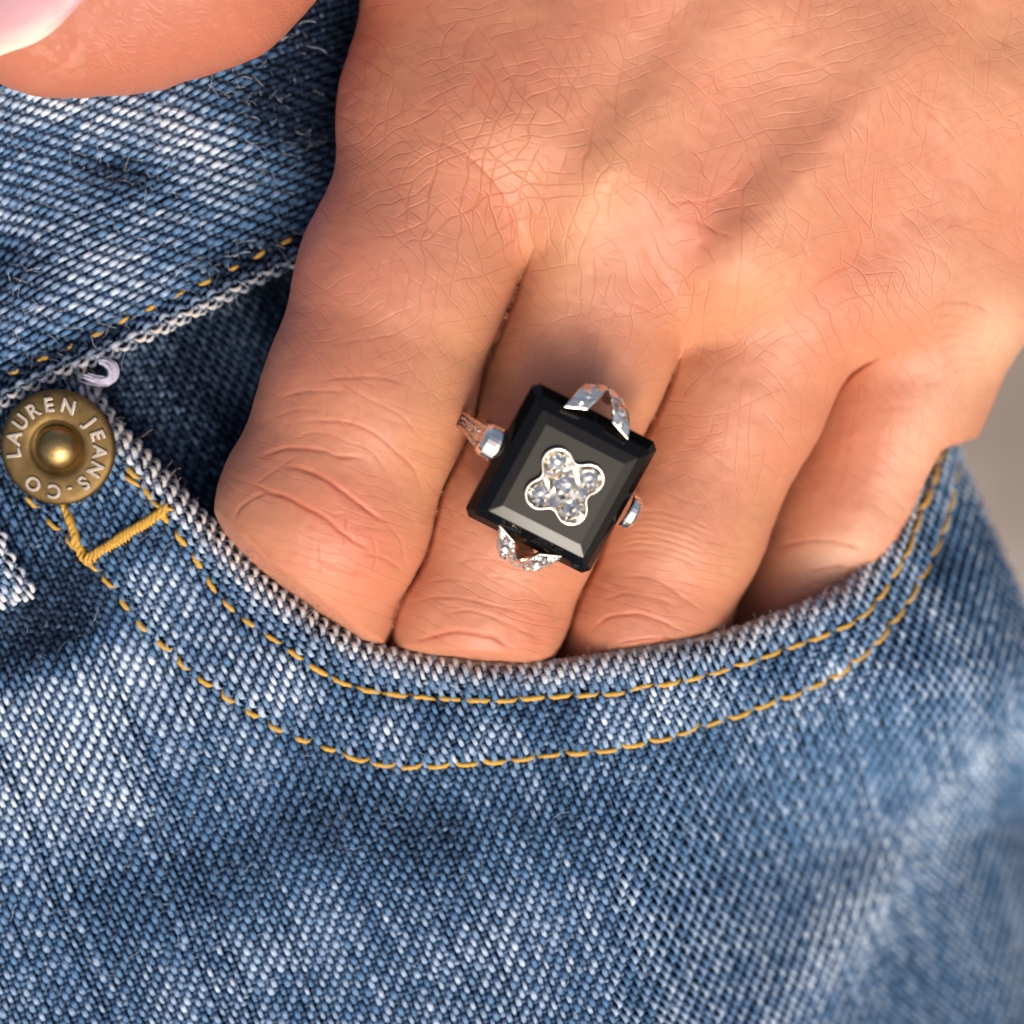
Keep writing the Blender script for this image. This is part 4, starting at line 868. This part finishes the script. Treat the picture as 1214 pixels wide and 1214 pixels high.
def plate(cl, widths, thick, name, parent, wdir=(1, 0, 0), m=None, bevel=.014):
    """a bent metal strip along cl with its width along wdir"""
    cl = np.asarray(cl, float); wd = np.array(wdir, float); wd /= np.linalg.norm(wd); T = np.gradient(cl, axis=0); T /= np.linalg.norm(T, axis=1)[:, None]
    N_ = np.cross(wd, T); N_ /= np.linalg.norm(N_, axis=1)[:, None]; V = []
    for p, w_, q in zip(cl, widths, N_):
        for s, t in ((-1, 0), (1, 0), (1, 1), (-1, 1)): V.append(p + wd * s * w_ / 2 - q * thick * t)
    F = [(0, 1, 2, 3)[::-1]]
    for i in range(len(cl) - 1):
        for k in range(4): j = (k + 1) % 4; F.append((i * 4 + k, i * 4 + j, i * 4 + 4 + j, i * 4 + 4 + k))
    F.append(tuple(len(cl) * 4 - 4 + k for k in range(4)))
    o = mesh(name, V, F, m or M_silver, parent, smooth=False); b_ = o.modifiers.new('b', 'BEVEL'); b_.width = bevel; b_.segments = 2
    import bmesh
    bm = bmesh.new(); bm.from_mesh(o.data); bmesh.ops.recalc_face_normals(bm, faces=bm.faces); bm.to_mesh(o.data); bm.free(); return o
for sy in (1, -1):
    claw = None
    for sx in (-1, 1):
        cl = [(.06 * sx, SY + sy * .88, SZ - .32), (.09 * sx, SY + sy * .97, SZ - .10), (.12 * sx, SY + sy * 1.00, SZ + .06), (.165 * sx, SY + sy * .96, SZ + .20), (.215 * sx, SY + sy * .87, SZ + .285), (.265 * sx, SY + sy * .755, SZ + .315)]
        o = plate(cl, [.18, .22, .25, .27, .27, .26], .06, 'claw', ring, wdir=(.93, -.36 * sx * sy, 0))
        P_ = np.array(cl)
        for t, r_ in ((3.5, .070), (2.4, .064), (4.35, .048)):
            i = int(t); u = t - i; p = P_[i] * (1 - u) + P_[i + 1] * u; tn = P_[i + 1] - P_[i]; tn /= np.linalg.norm(tn); nrm = np.array([0, sy * tn[2] * 1.0, -tn[1] * sy * sy])
            nrm = np.array([0, sy * abs(tn[2]), abs(tn[1])]); nrm /= np.linalg.norm(nrm); add_gem(o, *(p + nrm * .045), r_, t, (-math.asin(nrm[1]), 0))
        bl = []
        for t in np.linspace(1.6, 4.8, 9):
            i = int(t); u = t - i; p = P_[i] * (1 - u) + P_[i + 1] * u; tn = P_[i + 1] - P_[i]; tn /= np.linalg.norm(tn); nrm = np.array([0, sy * abs(tn[2]), abs(tn[1])]); nrm /= np.linalg.norm(nrm)
            for s in (-1, 1): bl.append(bead(*(p + nrm * .03 + np.array([.93, -.36 * sx * sy, 0]) * s * .108), .017))
        V, F = join(bl); tg(mesh('milgrain', V, F, M_silver, o))
# side clasps: half-round stubs gripping the stone
def stub(sx, x0, x1, name='side_clasp'):
    V = []; F = []; n_ = 14; prof = []
    for k in range(n_ + 1): a = math.pi * (k / n_ - .5); prof.append((.185 * math.sin(a), .16 * math.cos(a)))
    lay = [(x0, 1.0, 0), (x0 + (x1 - x0) * .2, 1.08, .01), (x0 + (x1 - x0) * .75, 1.02, 0), (x1, .86, -.02)]
    for x, s, dz in lay:
        for y, z in prof: V.append((sx * x, SY + y * s, SZ + .06 + z * s + dz))
        for y in (.185, -.185): V.append((sx * x, SY + y * s, SZ - .16))
    m_ = n_ + 3
    for i in range(3):
        for k in range(m_): j = (k + 1) % m_; F.append((i * m_ + k, i * m_ + j, (i + 1) * m_ + j, (i + 1) * m_ + k))
    F += [tuple(range(m_))[::-1], tuple(3 * m_ + k for k in range(m_))]
    o = mesh(name, V, F, M_silver, ring, smooth=False); b_ = o.modifiers.new('b', 'BEVEL'); b_.width = .02; b_.segments = 3; b_.limit_method = 'ANGLE'
    import bmesh
    bm = bmesh.new(); bm.from_mesh(o.data); bmesh.ops.recalc_face_normals(bm, faces=bm.faces); bm.to_mesh(o.data); bm.free(); return o
stub(-1, .73, .96); stub(1, .79, .93)
# shank: a band round the finger, with two rails and an engraved middle
def bandpath(n_=60):
    P_ = []
    top = [(-.92, SZ + .04), (-1.02, SZ - .12), (-1.12, SZ - .36), (-1.19, .62), (-1.19, .1)]
    bot = [(-.08 + 1.17 * math.cos(a), 1.17 * math.sin(a)) for a in np.linspace(math.pi + .12, 2 * math.pi - .12, 14)]
    top2 = [(1.10, .1), (1.08, .60), (.98, SZ - .30), (.90, SZ - .08), (.84, SZ + .02)]
    pp = catmull(np.array(top + bot + top2), 4); ys = SY * np.clip((pp[:, 1] + .2) / 1.2, 0, 1)
    return np.stack([pp[:, 0], ys, pp[:, 1]], 1)
bp_ = bandpath(); wdt = .17 + .10 * np.clip((bp_[:, 2] - 1.1) / .3, 0, 1)
M_shank = mat('shank_metal', (.70, .60, .54), .22, 1.0); col_noise(M_shank, attr=False, scale=12, lo=.7, hi=1.15, bump=.5, bscale=18, bdist=.03)
band = plate(bp_, wdt, .06, 'shank', ring, wdir=(0, 1, 0), m=M_shank)
for s in (-1, 1):
    off = bp_ + np.stack([np.zeros(len(bp_)), s * wdt / 2 * .88, np.zeros(len(bp_))], 1); cN = bp_[:, [0, 2]]; nr = cN / np.linalg.norm(cN, axis=1)[:, None]; off[:, 0] += nr[:, 0] * .012; off[:, 2] += nr[:, 1] * .012
    V, F = tube(off, .024, 8, up=(0, 1, 0)); mesh('shank_rail', V, F, M_shank, band)
bl = []
rs = resample(bp_, .075)
for p in rs[2:12]:
    nr = np.array([p[0], 0, p[2]]); nr /= np.linalg.norm(nr); bl.append(bead(*(p + nr * .008 + [0, .025, 0]), .022)); bl.append(bead(*(p + nr * .008 - [0, .03, 0]), .016))
V, F = join(bl); tg(mesh('engraving', V, F, M_shank, band))
